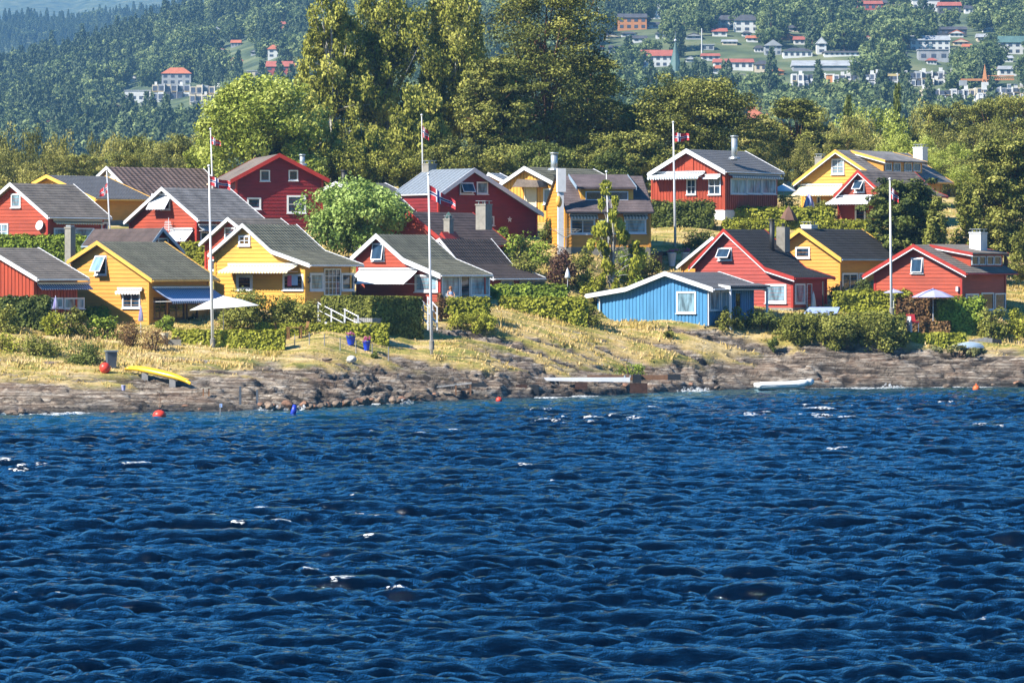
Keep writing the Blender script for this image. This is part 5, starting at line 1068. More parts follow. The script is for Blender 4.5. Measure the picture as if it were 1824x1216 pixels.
# rotary clothes dryer and yellow dish by the tall white chimney
D = 305.; x = X(1008,D); e = empty('clothes_dryer',(x,D,gz(x,D)),.3,'rotary clothes dryer with spread arms beside the tall white chimney','dryer'); zc = Z(424,D)-e.location.z; zt = Z(408,D)-e.location.z
MB().tube([(0,0,-.2),(0,0,zc+.1)],.03,6).build('post', M['metal'], e)
for i in range(4): t = 1.57*i+.3; MB().tube([(0,0,zc),(1.35*math.cos(t),1.35*math.sin(t),zt)],.02,5).build('arm', M['metal'], e)
for r in (.5,.8,1.1,1.35):
    pts = [(r*math.cos(1.57*i+.3),r*math.sin(1.57*i+.3),zc+(zt-zc)*r/1.35) for i in range(5)]; MB().tube(pts,.007,4).build('clothes_line', M['rope'], e)
D = 305.6; x = X(996,D); e = empty('yellow_dish',(x,D,Z(359,D)),.2,'yellow satellite dish mounted beside the tall white chimney','satellite dish'); o = MB().lathe([(.02,.08),(.25,.04),(.42,-.06),(.25,.02),(.02,.05)],16).build('dish', M['yellowtrim'], e, True); o.rotation_euler = (math.radians(85),0,.2); o.scale = (.6,1,1)
MB().tube([(0,.05,0),(.15,.9,-.1)],.025,5).build('bracket', M['metal'], e)
# seated person by the red cottage windows
def person(px, pyhead, D):
    x = X(px,D); zh = Z(pyhead,D); e = empty('person',(x,D,zh-1.18),.35,'seated person with auburn hair and a light blue top in front of the cottage windows','person')
    J = {'pel':(0,0,.48),'chest':(0,.04,.80),'neck':(0,.03,.98),'head':(0,.0,1.06),'crown':(0,.0,1.22),'shl':(-.17,.04,.93),'shr':(.17,.04,.93),'ell':(-.24,-.06,.70),'elr':(.24,-.06,.70),'hal':(-.16,-.28,.62),'har':(.16,-.28,.62),
         'kl':(-.12,-.42,.50),'kr':(.12,-.42,.50),'al':(-.12,-.46,.08),'ar':(.12,-.46,.08),'tl':(-.12,-.60,.04),'tr':(.12,-.60,.04)}
    Rr = {'pel':.15,'chest':.14,'neck':.05,'head':.085,'crown':.07,'shl':.06,'shr':.06,'ell':.042,'elr':.042,'hal':.03,'har':.03,'kl':.065,'kr':.065,'al':.04,'ar':.04,'tl':.035,'tr':.035}
    E = [('pel','chest'),('chest','neck'),('neck','head'),('head','crown'),('chest','shl'),('chest','shr'),('shl','ell'),('shr','elr'),('ell','hal'),('elr','har'),('pel','kl'),('pel','kr'),('kl','al'),('kr','ar'),('al','tl'),('ar','tr')]
    ks = list(J); me = bpy.data.meshes.new('body'); me.from_pydata([J[k] for k in ks],[(ks.index(a),ks.index(b)) for a,b in E],[]); o = link('body', me, e); me.materials.append(M['skin'])
    sk = o.modifiers.new('skin','SKIN'); 
    for i,k in enumerate(ks): me.skin_vertices[0].data[i].radius = (Rr[k],Rr[k])
    me.skin_vertices[0].data[0].use_root = True
    o.modifiers.new('sub','SUBSURF').levels = 2; o.modifiers['sub'].render_levels = 2
    MB().lathe([(0,.0),(.10,.02),(.118,.10),(.10,.19),(.05,.235),(0,.24)],14,(0,.025)).build('hair', M['hair'], e, True, loc=(0,.01,1.03))
    MB().lathe([(.165,.42),(.17,.55),(.155,.70),(.175,.84),(.12,.90)],14,(0,.03),sq=.85).build('top', M['bluecloth'], e, True)
    for sx in (-.12,.12): MB().tube([(sx*.8,-.02,.50),(sx,-.30,.51)],[.105,.09],10).build('shorts', M['cream'], e, True)
    return (x,D,zh-1.18)
px_ = person(803,512,283.6)
o = empty('garden_bench',(px_[0],px_[1]+.05,px_[2]),.35,'white garden seat under the seated person','chair'); MB().box(-.25,.25,-.2,.25,.30,.36).build('seat', M['white'], o); MB().box(-.25,.25,.24,.28,.36,.8).build('backrest', M['white'], o)
for sx in (-.22,.22):
    for sy in (-.18,.22): MB().box(sx-.02,sx+.02,sy-.02,sy+.02,-.6,.30).build('leg', M['white'], o)
# boulders
def rock_mesh(seed, s=(1,.8,.7)):
    bm = bmesh.new(); bmesh.ops.create_icosphere(bm, subdivisions=3, radius=1); rg = np.random.RandomState(seed); pl = [(Vector(rg.randn(3)).normalized(), .62+.3*rg.rand()) for _ in range(9)]
    for v in bm.verts:
        for nrm, d in pl:
            k = v.co.dot(nrm)-d
            if k > 0: v.co -= nrm*k*.9
        v.co *= 1+.06*float(noise(v.co.x*2.3+seed, v.co.y*2.3+v.co.z*3))
        v.co.x *= s[0]; v.co.y *= s[1]; v.co.z *= s[2]
    me = bpy.data.meshes.new('boulder'); bm.to_mesh(me); bm.free(); return me
paint('stone', (.26,.19,.14), .9, .45, 1.6, bump=.5); paint('stonepale', (.5,.48,.44), .9, .2, 3, bump=.4); paint('stonered', (.30,.16,.10), .9, .4, 1.6, bump=.5)
RK = [rock_mesh(i, (1,.8,.62+.1*(i%3))) for i in range(6)]
for i in range(6): RK[i].materials.append(M['stone' if i % 3 else 'stonered'])
for i in range(34):
    px = 462+i*8.4+random.uniform(-3,3); D = float(shore((px-CXP)/F))-.9+random.uniform(-.5,.4); s = random.uniform(.16,.40); x = X(px,D)
    o = link('boulder', RK[i%6], None, (x,D,.10+random.uniform(0,.28)+s*.1)); o.rotation_euler = (random.uniform(-.3,.3),random.uniform(-.3,.3),random.random()*6); o.scale = (s*1.15,s,s); tag(o,'brown wave-washed boulder in the row of stones at the waterline','boulder','boulders along the waterline')
x,y,z = at(626,643); mw = rock_mesh(30,(1,.8,.8)); mw.materials.append(M['stonepale']); o = link('boulder', mw, None, (x,y,z+.1)); o.scale = (.32,.3,.32); tag(o,'rounded pale grey boulder alone on the lawn edge','boulder')
for px,py,s,lb in ((92,648,.3,'low brown stone in the grass left of the grey bin'),(583,640,.22,'flat grey stone left of the pale boulder'),(735,622,.2,'flat stone in the pale dry grass left of the tall flagpole')):
    x,y,z = at(px,py); o = link('boulder', RK[1], None, (x,y,z)); o.scale = (s*1.6,s,s*.7); tag(o,lb,'boulder')
for i in range(22):
    px = random.choice([random.uniform(0,460),random.uniform(740,1330),random.uniform(1330,1824)]); D = float(shore((px-CXP)/F))+random.uniform(-.4,1.2); x = X(px,D); s = random.uniform(.12,.32)
    o = link('shore_stone', RK[random.randrange(6)], None, (x,D,gz(x,D)+.12)); o.rotation_euler = (random.uniform(-.3,.3),0,random.random()*6); o.scale = (s*1.4,s,s*.8); tag(o,'dark stone lying at the waterline of the shore rocks','stone','stones in the splash zone')
# breaking splash by the rocks
rng = np.random.RandomState(9); parts = []
for px,w_ in ((1228,.5),(1248,.3),(1592,.35),(710,.5),(520,.6),(475,.3)):
    D = float(shore((px-CXP)/F))-.6; P = np.array([X(px,D),D,.10])+rng.randn(20,3)*np.array([w_,.25,.10]); P[:,2] = np.abs(P[:,2])*.9; parts.append(leaves(P,np.full((20,3),.09),26,.04,rng))
m, nt, b = newmat('spray'); b.inputs['Base Color'].default_value = (.8,.82,.83,1); b.inputs['Roughness'].default_value = .6; M['spray'] = m
o = lf_obj('spray',parts,'spray'); tag(o,kind='stuff')

# ------------------------------------------------------------------ hedges and bushes
HG = hedge
HG(0,84,531,586,263,'lf_dark','tall dark green hedge block at the far left front',depth=2.0,bumpy=.10)
bush('bush',76,118,545,600,262,'lf_hedge','yellow-green rounded bush right of the dark left hedge'); bush('bush',112,160,548,600,262,'lf_bush','olive bush in the middle of the left front shrubs'); bush('bush',155,214,556,602,262,'lf_green','glossy green bush at the right end of the left front shrubs')
HG(150,262,547,572,268,'lf_green','low green hedge under the open window of the front yellow cottage',bumpy=.07)
bush('bush',-14,38,542,600,261,'lf_bush','bush cut by the left edge in front of the dark hedge')
bush('juniper',110,186,598,662,251,'lf_dark','dark green spreading juniper left of the grey bin',dens=1.5,size=.10); bush('juniper',24,118,588,655,253,'lf_bush','olive juniper scrub on the left slope',dens=1.3,size=.10); bush('juniper',-30,44,584,650,254,'lf_hedge','yellowish scrub at the left edge above the rocks',dens=1.0,size=.10)
bush('dry_bush',200,262,570,616,259,'lf_brown','dry brown bush below the folded blue parasol',dens=1.1,size=.08); bush('dry_bush',248,296,578,624,257,'lf_brown','reddish dry bush left of the concrete planter',dens=1.0,size=.08)
bush('bush',276,312,556,590,264,'lf_green','bright green bush under the blue awning')
HG(308,506,589,625,263.4,'lf_hedge','low clipped hedge behind the foot of the front flagpole',depth=1.0)
HG(455,692,577,612,269.5,'lf_hedge','long low hedge behind the lawn table and blue pots',depth=1.0,size=.08)
bush('tall_hedge',386,480,514,590,272.5,'lf_bush','tall shaggy hedge right of the white parasol',dens=1.5,cat='hedge'); bush('tall_hedge',462,582,517,592,273.5,'lf_bush','tall shaggy hedge below the French door of the yellow cottage',dens=1.5,cat='hedge')
HG(572,664,528,566,272.6,'lf_bush','clipped hedge with flat top at the head of the white garden stair',th=-4,depth=3.0,size=.07,bumpy=.02,auto=False)
HG(661,754,529,567,271.8,'lf_bush','clipped hedge with deep-shaded flat side above the grey plank fence',th=33,depth=2.6,size=.07,bumpy=.02,auto=False)
HG(640,764,507,532,281,'lf_hedge','bright clipped hedge in front of the big white awning',depth=1.0)
HG(793,872,532,556,281,'lf_hedge','round-topped hedge in front of the seated person',depth=1.2,bumpy=.08,auto=False); bush('round_bush',786,890,552,584,274.5,'lf_hedge','broad rounded bush just right of the tall flagpole',dens=1.8,size=.10)
HG(872,1010,510,548,286,'lf_green','green hedge in front of the low red ribbed-roof house',depth=1.3,bumpy=.09); HG(892,1046,533,566,281,'lf_hedge','long yellowish hedge left of the blue cabin',depth=1.4,bumpy=.09)
bush('bush',1026,1072,536,578,286,'lf_bush','olive bush at the left corner of the blue cabin')
bush('bush',770,800,518,572,279,'lf_brown','reddish bush between tall flagpole and red cottage')
HG(-20,152,421,458,289,'lf_green','bright hedge running below the upper left red house',depth=1.4,bumpy=.08); HG(322,370,432,472,290,'lf_hedge','brownish hedge between the yellow cottages',depth=1.2)
# slope vegetation behind the dark ribbed roof
for a,b,c,d,D,l,lb in ((893,950,412,470,306,'lf_green','bright green shrub right of the dark red gable'),(935,990,418,480,305,'lf_green','lime green shrub on the slope'),(905,960,445,505,301,'lf_bush','shrub behind the white far rake'),
    (972,1027,430,512,300,'lf_purple','dark purple-brown bush on the slope below the white chimney'),(1018,1062,438,510,301,'lf_bush','green bush below the yellow dormer house'),(1090,1150,436,505,300,'lf_green','yellow-green bush right of the slender birch'),
    (1132,1182,438,500,302,'lf_bush','bush left of the white urn'),(958,990,385,432,309,'lf_dark','dark bush by the foot of the white chimney'),(1000,1090,492,525,293,'lf_hedge','low hedge bushes left above the blue cabin'),(880,905,400,432,310,'lf_green','green bush against the dark red wall'),
    (1218,1270,402,446,317,'lf_dark','round dark bush on the dry slope above the rose red gable'),(1262,1330,548,582,288,'lf_bush','bush under the porch of the blue cabin'),(1318,1402,547,590,289,'lf_dark','dark bush right of the blue cabin'),
    (925,975,312,345,334,'lf_bush','small bush behind the yellow porch')):
    bush('bush',a,b,c,d,D,l,lb)
bush('bush',905,936,342,368,324,'lf_green','small green bush in front of the beige door')
HG(1161,1272,361,405,324,'lf_dark','dark hedge with ragged front along the red vertical-board wall',depth=1.6,bumpy=.12)
HG(1294,1484,372,402,326,'lf_hedge','broad yellow-green hedge below the big red wall',depth=2.2,bumpy=.10); HG(1290,1400,394,420,319,'lf_hedge','yellow-green hedge bank behind the rose red gable',depth=2.4,bumpy=.10); HG(1374,1562,394,416,326,'lf_hedge','long bright hedge above the black roofs at right',depth=1.6,bumpy=.08)
bush('bush',1385,1432,340,382,336,'lf_hedge','hedge bush behind the open white parasol'); bush('bush',1425,1500,358,384,333,'lf_bush','low bush between striped parasol and small red house')
HG(1400,1612,562,604,295.5,'lf_bush','long untrimmed hedge core of the shrub bank between blue cabin and right flagpole',depth=1.6,bumpy=.14)
for a,b,c,d,D,l,lb in ((1385,1462,553,606,291,'lf_bush','olive bush left in the large bank of shrubs at right'),(1450,1532,556,612,291,'lf_bush','middle bush of the large bank of shrubs at right'),(1520,1618,552,612,292,'lf_bush','right bush of the large bank of shrubs at right')): bush('bush',a,b,c,d,D,l,lb,dens=1.5)
HG(1488,1622,520,560,298,'lf_hedge','bright hedge behind the foot of the right flagpole',depth=1.4,bumpy=.09); bush('bush',1470,1510,505,540,306,'lf_dark','dark bush by the window of the black-roofed yellow cottage'); bush('bush',1525,1560,488,525,309,'lf_dark','dark bush between yellow wall and red cottage')
HG(1600,1700,531,580,298.6,'lf_brown','brownish hedge in front of the lilac parasol',depth=1.3,bumpy=.09); HG(1672,1752,533,592,299,'lf_green','green hedge below the right red cottage',depth=1.4,bumpy=.12)
for a,b,c,d,D,l,lb in ((1738,1800,545,622,299,'lf_bush','big bush at the right edge above the dark planks'),(1780,1850,548,622,300,'lf_hedge','yellow-olive bush cut by the right edge')): bush('bush',a,b,c,d,D,l,lb,dens=1.5)
HG(1619,1692,573,596,296.5,'lf_brown','low flat brown hedge right of the bank of shrubs',depth=1.2,bumpy=.03); HG(1616,1720,594,614,294.8,'lf_hedge','low bright hedge above the leafy ground plants',depth=.9)
bush('leafy_plants',1655,1762,613,628,294,'lf_pale','strip of pale broad-leaved plants on the right rocks',dens=1.2,size=.15,cat='plants'); bush('small_shrub',1370,1386,601,620,289,'lf_dark','tiny dark shrub alone in the dry grass at right'); bush('small_shrub',1182,1200,588,602,288,'lf_bush','tiny olive tuft below the blue wall'); bush('small_shrub',660,672,626,636,262.5,'lf_dark','tiny shrub in the dry grass near the pale boulder')
bush('bush',1085,1160,645,668,279,'lf_green','bright green bush above the dark beam of the jetty',dens=1.0,size=.09)

# ------------------------------------------------------------------ trees on the island
T = tree
T('round_tree','broad',640,304,328,182,'lf_round','round pale green clipped tree between yellow and red cottages',seed=3,dens=2.0)
T('birch_tree','birch',1092,302,348,105,'lf_hedge','slender young birch in front of the yellow dormer house',seed=4,dens=.26)
T('maple_tree','broad',462,352,138,205,'lf_maple','broad lime-green maple behind the large dark red house',seed=5,dens=2.2)
T('maple_tree','broad',366,356,250,70,'lf_maple','small lime-green tree at the left foot of the maple',seed=6,dens=.8)
T('birch_tree','birch',592,372,-40,150,'lf_birch','tall drooping birch right beside the maple',seed=11,dens=1.4)
T('birch_tree','birch',690,376,-70,190,'lf_birch','tallest drooping birch behind the round tree',seed=12,dens=1.7)
T('birch_tree','birch',806,378,-60,185,'lf_birch','wide drooping birch above the blue-grey roof',seed=13,dens=1.7)
T('birch_tree','birch',745,362,150,140,'lf_birch','lower birch just behind the grey flagpole',seed=14,dens=1.0)
T('birch_tree','birch',560,364,170,100,'lf_birch','small birch between maple and the tall birches',seed=15,dens=.8); T('birch_tree','birch',655,358,215,120,'lf_birch','low birch behind the grey roof with the stove pipe',seed=16,dens=.9)
T('pine_tree','pine',975,372,-25,250,'lf_pine','great spreading pine right of the birches',seed=21,dens=1.35)
T('pine_tree','pine',885,366,110,150,'lf_pine','dark pine between the tall birch and the great pine',seed=22,dens=1.0)
T('pine_tree','pine',1050,384,95,150,'lf_pine','dark pine under the right limbs of the great pine',seed=23,dens=.9); T('pine_tree','pine',1130,380,196,120,'lf_pine','low dark pine right of the great pine',seed=24,dens=.8)
T('pine_tree','pine',1235,372,146,230,'lf_pine','wide flat-topped pine behind the white and red gable',seed=25,dens=1.3); T('pine_tree','pine',1120,362,240,150,'lf_pine','short pine filling the gap behind the yellow dormer house',seed=29,dens=.7)
T('pine_tree','pine',1418,402,172,120,'lf_pine','open pine with bare reddish trunks above the large yellow house',seed=26,dens=.85); T('pine_tree','pine',1345,398,215,95,'lf_band','small hazy pine behind the flue of the red house',seed=27,dens=.7)
T('pine_tree','pine',1612,322,332,125,'lf_dark','dense dark green pine in front of the small red house',seed=28,dens=1.2)
T('column_tree','column',1668,318,352,60,'lf_bush','slim yellow-green columnar tree right of the dark pine',seed=31); T('column_tree','column',1722,320,335,80,'lf_bush','wider yellow-green columnar tree behind the white chimney',seed=32)
T('pine_tree','pine',1792,326,250,150,'lf_pine','tall dark pine at the right edge behind the red cottage',seed=33,dens=1.2); T('broad_tree','broad',1838,316,395,90,'lf_bush','dark tree cut by the right edge beside the red cottage',seed=34,dens=.9)
for px,pt,w_,D,l,sd in ((600,262,110,352,'lf_birch',81),(700,268,110,354,'lf_birch',82),(800,255,120,356,'lf_pine',83),(880,262,110,358,'lf_pine',84),(960,258,120,358,'lf_dark',85),(1035,262,110,360,'lf_pine',86),(1090,275,90,352,'lf_dark',87),(540,275,90,350,'lf_maple',88)):
    T('broad_tree','broad',px,D,pt,w_,l,'low undergrowth tree at %s'%{600:'the foot of the drooping birch beside the maple',700:'the foot of the tallest birch',800:'the foot of the wide birch',880:'the foot of the dark pine above the yellow house',960:'the trunk of the great pine',1035:'the right side of the great pine trunk',1090:'the roof end of the yellow dormer house',540:'the right foot of the maple'}[px],seed=sd,dens=.8)
# back band: individual crowns behind the houses, shared variants
VAR = {}
def variant(key, kind, h, w_, leaf, seed, dens):
    parts, mb, bark = tree_mesh(kind, h, w_, seed, dens); e = empty(key,(0,0,0)); lf_obj('crown',parts,leaf,e); mb.build('trunk',M[bark],e,True); VAR[key] = [e,False]; return e
for q in range(3): variant('broad_tree_%d'%q,'broad',10,10,'lf_band',50+q,.9)
for q in range(2): variant('pine_tree_%d'%q,'pine',10,8,'lf_pine',60+q,.6)
variant('lime_tree_0','broad',10,9,'lf_maple',70,.9); variant('spruce_tree_0','spruce',10,5,'lf_dark',71,1)
def place(key, px, D, ptop, wpx, label, group=None):
    e, used = VAR[key]; x = X(px,D); z = gz(x,D); h = Z(ptop,D)-z; sc = (wpx/F*D/(8 if 'pine' in key else 9 if 'lime' in key else 5 if 'spruce' in key else 10),)*2+(h/10,)
    if not used: o = e; VAR[key][1] = True; o.location = (x,D,z); o.rotation_euler = (0,0,random.random()*6); o.scale = sc
    else: o = copytree(e,(x,D,z),random.random()*6.28,sc,None)
    us = globals().setdefault('USEDP',{}); us[label] = us.get(label,0)+1
    if us[label] > 1: label += ('',', farther right',', still farther right',', second from the right end',', farthest right',', last on the right')[min(us[label]-1,5)]
    o.name = key.rsplit('_',1)[0]; o['label'] = label; o['category'] = 'tree'
    if group: o['group'] = group
    return o
bandL = [(-70,250,80),(-130,246,80),(-190,252,80),(-20,250,70),(22,246,80),(60,238,70),(95,252,60),(130,258,70),(168,255,70),(205,250,60),(240,244,70),(275,258,60),(310,250,60),(340,240,70),(372,232,60),(10,275,70),(80,272,80),(150,276,70),(225,272,70),(295,268,70)]
for i,(px,pt,w_) in enumerate(bandL):
    k = 'pine_tree_%d'%(i%2) if i in (10,11,12,13,17,18) else 'broad_tree_%d'%(i%3); where = 'above the leftmost red house' if px < 90 else 'above the grey and brown roofs' if px < 290 else 'left of the maple'
    place(k,px,(450 if i < 15 else 405)+random.uniform(-12,12),pt,w_*1.25,('rounded olive' if k[0]=='b' else 'dark pine-like')+' tree %s, %s'%(where,'front row' if i>=15 else 'back row'),'trees of the low belt at left')
bandR = [(1340,225,60,'p'),(1375,212,60,'b'),(1468,205,70,'b'),(1510,165,40,'s'),(1530,212,70,'b'),(1568,182,120,'l'),(1598,142,36,'s'),(1640,200,70,'b'),(1668,188,70,'p'),(1700,196,80,'b'),(1735,184,80,'p'),(1775,176,80,'p'),(1815,170,90,'p'),(1845,185,80,'b'),
         (1500,240,70,'p'),(1550,248,70,'b'),(1620,232,80,'l'),(1670,236,80,'b'),(1715,250,90,'l'),(1760,225,90,'b'),(1810,235,90,'p'),(1640,275,80,'l'),(1690,285,80,'b'),(1740,290,80,'l'),(1440,250,60,'b'),(1365,255,60,'b'),(1330,265,50,'p')]
cnt = {'b':0,'p':0,'l':0,'s':0}
for i,(px,pt,w_,k) in enumerate(bandR):
    cnt[k] += 1; key = {'b':'broad_tree_%d'%(cnt['b']%3),'p':'pine_tree_%d'%(cnt['p']%2),'l':'lime_tree_0','s':'spruce_tree_0'}[k]
    where = 'left of the large yellow house' if px < 1420 else 'behind the large yellow house' if px < 1600 else 'on the slope right of the white chimney' if px < 1740 else 'at the right edge'
    place(key,px,(455 if i < 14 else 400 if i < 21 else 372)+random.uniform(-12,12),pt,w_*1.2,{'b':'olive broad','p':'dark flat pine','l':'lime green round','s':'slim dark spruce'}[k]+' tree %s, %s'%(where,'skyline row' if i < 14 else 'middle row' if i < 21 else 'front row'),'trees of the belt at right')
# grass tufts on the meadow
def tufts():
    rng = np.random.RandomState(2); n = 70000; u = rng.uniform(-.135,.135,n); t = rng.uniform(3,75,n)**1.0; D = shore(u)+t; x = u*D; y = D
    z, m = relief(x,y); keep = (m < .45) & (z > .9) & (rng.rand(n) < np.where(t < 40,1,.35)) & (rng.rand(n) < .55+.6*fbm(x*.35,y*.5,2)); x,y,z = x[keep],y[keep],z[keep]
    px = x/y*F+CXP; lawn = (px > 500)&(px < 770)&(z < 3.9); hh = np.where(lawn,.05,.10+.18*sstep(-.2,.6,fbm(x*.25,y*.25,2)))
    k = 4; N_ = len(x)*k; X_ = np.repeat(x,k)+rng.randn(N_)*.10; Y_ = np.repeat(y,k)+rng.randn(N_)*.10; Z_ = np.repeat(z,k)-.03; H_ = np.repeat(hh,k)*(.6+.8*rng.rand(N_)); a = rng.rand(N_)*3.14; w_ = .035+.03*rng.rand(N_)
    ca, sa = np.cos(a)*w_, np.sin(a)*w_; lx, ly = rng.randn(N_)*.3*H_+.15*H_, rng.randn(N_)*.3*H_
    V = np.stack([np.stack([X_-ca,Y_-sa,Z_],1),np.stack([X_+ca,Y_+sa,Z_],1),np.stack([X_+lx+ca*.2,Y_+ly,Z_+H_],1),np.stack([X_+lx-ca*.2,Y_+ly,Z_+H_],1)],1).reshape(-1,3)
    ti = np.clip(.5+.35*fbm(X_*.3+7,Y_*.45,3)+.12*rng.randn(N_),0,1)
    me = npmesh('grass',V,np.arange(N_*4).reshape(-1,4),M['lf_grass'],False,np.repeat(ti,4)); tag(link('grass',me),kind='stuff')
tufts()

# ------------------------------------------------------------------ the far hillside: buildings
BL = []
def far(px0,px1,pt,pb,wall,roof,label,rh=.35,nw=4,st=2,depth=None,name='far_house',cat='house',kind='gable',rz=0,lo=1200):
    cx = (px0+px1)/2; x,D,z = athill(cx,pb,lo); s = D/F; w_ = (px1-px0)*s; h = (pb-pt)*s; dp = depth or max(6,min(w_*.6,12)); e = empty(name,(x,D,z),rz,label,cat); hw = w_/2
    wh = h*(1-rh) if kind != 'flat' else h
    MB().box(-hw,hw,0,dp,-4,wh).build('wall', M[wall], e)
    if kind == 'gable': MB().add([(-hw-.4,-.5,wh-.1),(hw+.4,-.5,wh-.1),(hw+.4,dp+.5,wh-.1),(-hw-.4,dp+.5,wh-.1),(-hw-.2,dp/2,h),(hw+.2,dp/2,h)],[(0,3,2,1),(0,1,5,4),(2,3,4,5),(1,2,5),(3,0,4)]).build('roof', M[roof], e)
    elif kind == 'front': MB().prism([(-hw-.5,wh-.3),(hw+.5,wh-.3),(0,h)],-.5,dp+.5).build('roof', M[roof], e); MB().prism([(-hw,wh-.3),(hw,wh-.3),(0,h-.6)],-.56,-.51).build('gable', M[wall], e)
    elif kind == 'hip': MB().add([(-hw-.5,-.5,wh),(hw+.5,-.5,wh),(hw+.5,dp+.5,wh),(-hw-.5,dp+.5,wh),(-hw*.45,dp/2,h),(hw*.45,dp/2,h)],[(0,3,2,1),(0,1,5,4),(2,3,4,5),(1,2,5),(3,0,4)]).build('roof', M[roof], e)
    else: MB().box(-hw-.3,hw+.3,-.3,dp+.3,h,h+.35).build('roof', M[roof], e)
    if nw:
        pw = w_/nw; sh = wh/st; ww = min(pw*.5,1.8); hh = min(sh*.5,1.5)
        me = None
        for r in range(st):
            for i in range(nw):
                if me is None: o = MB().box(-ww/2,ww/2,-.08,.05,0,hh).build('window', M['farblue'], e); me = o.data
                else: o = link('window', me, e)
                o.location = (-hw+pw*(i+.5), 0, sh*r+sh*.32)
    BL.append((cx,D,(px1-px0)/2,label,pt,pb)); return e
far(288,340,120,152,'fargrey','tileorange','house with orange roof above the white terraced villa',st=2,nw=4,kind='hip'); far(222,268,162,184,'farwhite','fargrey','small white arched villa at the left end of the white group',st=1,nw=4,kind='flat'); far(345,392,182,205,'fargrey','fargrey','low grey terrace below the white blocks on the left hill',st=1,nw=4,kind='flat')
far(474,524,111,140,'farred','tilered','red house with pink-brown roof just left of the tall birches',st=2,nw=4); far(477,503,80,104,'farwhite','tileorange','white house with orange roof above the red house',st=2,nw=2,kind='hip'); far(440,475,128,140,'cream','fargrey','beige low wing left of the red far house',st=1,nw=3,kind='flat'); far(510,546,142,158,'farwhite','fargrey','white house half behind the maple top',st=1,nw=3)
far(410,432,102,116,'farwhite','tileorange','small house with orange roof among firs on the left hill',nw=2,st=1,kind='hip',rh=.6); far(345,364,66,80,'farwhite','fargrey','tiny white house high in the left forest',nw=1,st=1); far(274,284,70,84,'farwhite','fargrey','white gable speck in the left forest',nw=1,st=1,kind='front'); far(432,450,48,60,'fargrey','fargrey','small grey house near the top of the left hill',nw=2,st=1); far(378,398,48,62,'farwhite','fargrey','pale house among trees at the top of the left hill',nw=2,st=1)
far(80,108,210,238,'farwhite','tilered','pale house with orange wall low on the left slope',nw=2,st=2,lo=1150); far(144,172,212,226,'farorange','fargrey','orange-walled house low on the left slope',nw=2,st=1,lo=1150); far(-6,22,192,206,'farblue','fardark','dark blue roofed building at the left edge',nw=2,st=1,lo=1150); far(512,522,15,28,'farwhite','tileorange','speck of orange roof at the top of the left hill',nw=1,st=1,kind='hip')
far(1101,1152,24,54,'farorange','fardark','orange house with dark roof left of the top white house',st=2,nw=4,rh=.25); far(1157,1188,8,34,'farwhite','fargrey','bright white gabled house at the top of the town hill',st=2,nw=2,kind='front'); far(1268,1310,28,54,'farwhite','fardark','white house with blue-black roof, left of a pair',st=2,nw=3); far(1308,1353,26,58,'farwhite','fardark','white house with dark hipped roof, right of a pair',st=2,nw=3,kind='hip')
far(1142,1202,90,122,'farwhite','tilered','long white house with pale red roof behind the church spire',st=2,nw=5); far(1250,1282,96,110,'farwhite','tilered','white house with red roof right of the spire',st=1,nw=3); far(1248,1272,82,92,'fargrey','fargrey','flat pale house with a mast beside it',st=1,nw=2,kind='flat'); far(1272,1342,104,124,'farwhite','tilered','long low house with brown roof right of the spire',st=1,nw=6); far(1345,1375,108,128,'cream','fardark','cream cottage with dark roof in the town trees',st=1,nw=3,kind='hip')
far(1362,1392,72,100,'fargrey','fargrey','grey roofed chalet above the cream cottage',st=2,nw=3,kind='front'); far(1395,1447,86,104,'farwhite','fardark','low bungalow with wide dark roof',st=1,nw=5,kind='hip'); far(1455,1472,68,98,'farwhite','fargrey','narrow white gabled house right of the bungalow',st=2,nw=1,kind='front'); far(1468,1542,90,100,'farwhite','fardark','row of white garden houses behind the dark hedge line',st=1,nw=8)
far(1413,1536,108,127,'fargrey','fargrey','very long low grey hall below the white garden houses',st=1,nw=0,name='long_hall',cat='hall',rh=.55)
def rows(px0,px1,pt,pb,n,st,label,tall=.0,lo=1200):
    cx = (px0+px1)/2; x,D,z = athill(cx,pb,lo); s = D/F; w_ = (px1-px0)*s; h = (pb-pt)*s; e = empty('row_house',(x,D,z),0,label,'row house'); uw = w_/n; sh = h/st; rg = random.Random(int(px0))
    for k in range(st):
        for i in range(n):
            x0 = -w_/2+uw*i; dy = k*3.2+rg.uniform(-1,1); z0 = sh*k; top = sh*(k+1)*(1+rg.uniform(-.07,.05))
            MB().box(x0,x0+uw-.25,dy,dy+8,z0-(4 if k==0 else .5),top-.3).build('unit', M[rg.choice(['fargrey','farwhite','fargrey','cream','fardark'])], e)
            if i % 2: MB().box(x0+uw-.2,x0+uw+.05,dy-.9,dy+8,z0-(4 if k==0 else .5),top+.05).build('party_wall', M['farwhite'], e)
            MB().box(x0+.3,x0+uw-.6,dy-.1,dy+.05,z0+sh*.12,z0+sh*.72).build('window', M['farblue'], e)
            if rg.random() < .7: MB().box(x0+.1,x0+uw-.3,dy-1.5,dy-.1,z0+sh*.02,z0+sh*.09).build('balcony', M[rg.choice(['farwhite','fargrey','faryellow','farwhite'])], e)
            if rg.random() < .35: MB().box(x0+uw*.3,x0+uw*.3+1.2,dy+3,dy+4.2,top-.3,top+1.2).build('roof_box', M['farwhite'], e)
    BL.append((cx,D,(px1-px0)/2,label,pt,pb)); return e
rows(1412,1472,130,160,6,2,'left block of stepped white row houses below the long hall'); rows(1486,1530,132,160,4,2,'right block of stepped white row houses below the long hall'); far(1474,1485,134,160,'farorange','farwhite','narrow brick house between two row house blocks',st=1,nw=0,kind='flat',name='brick_house')
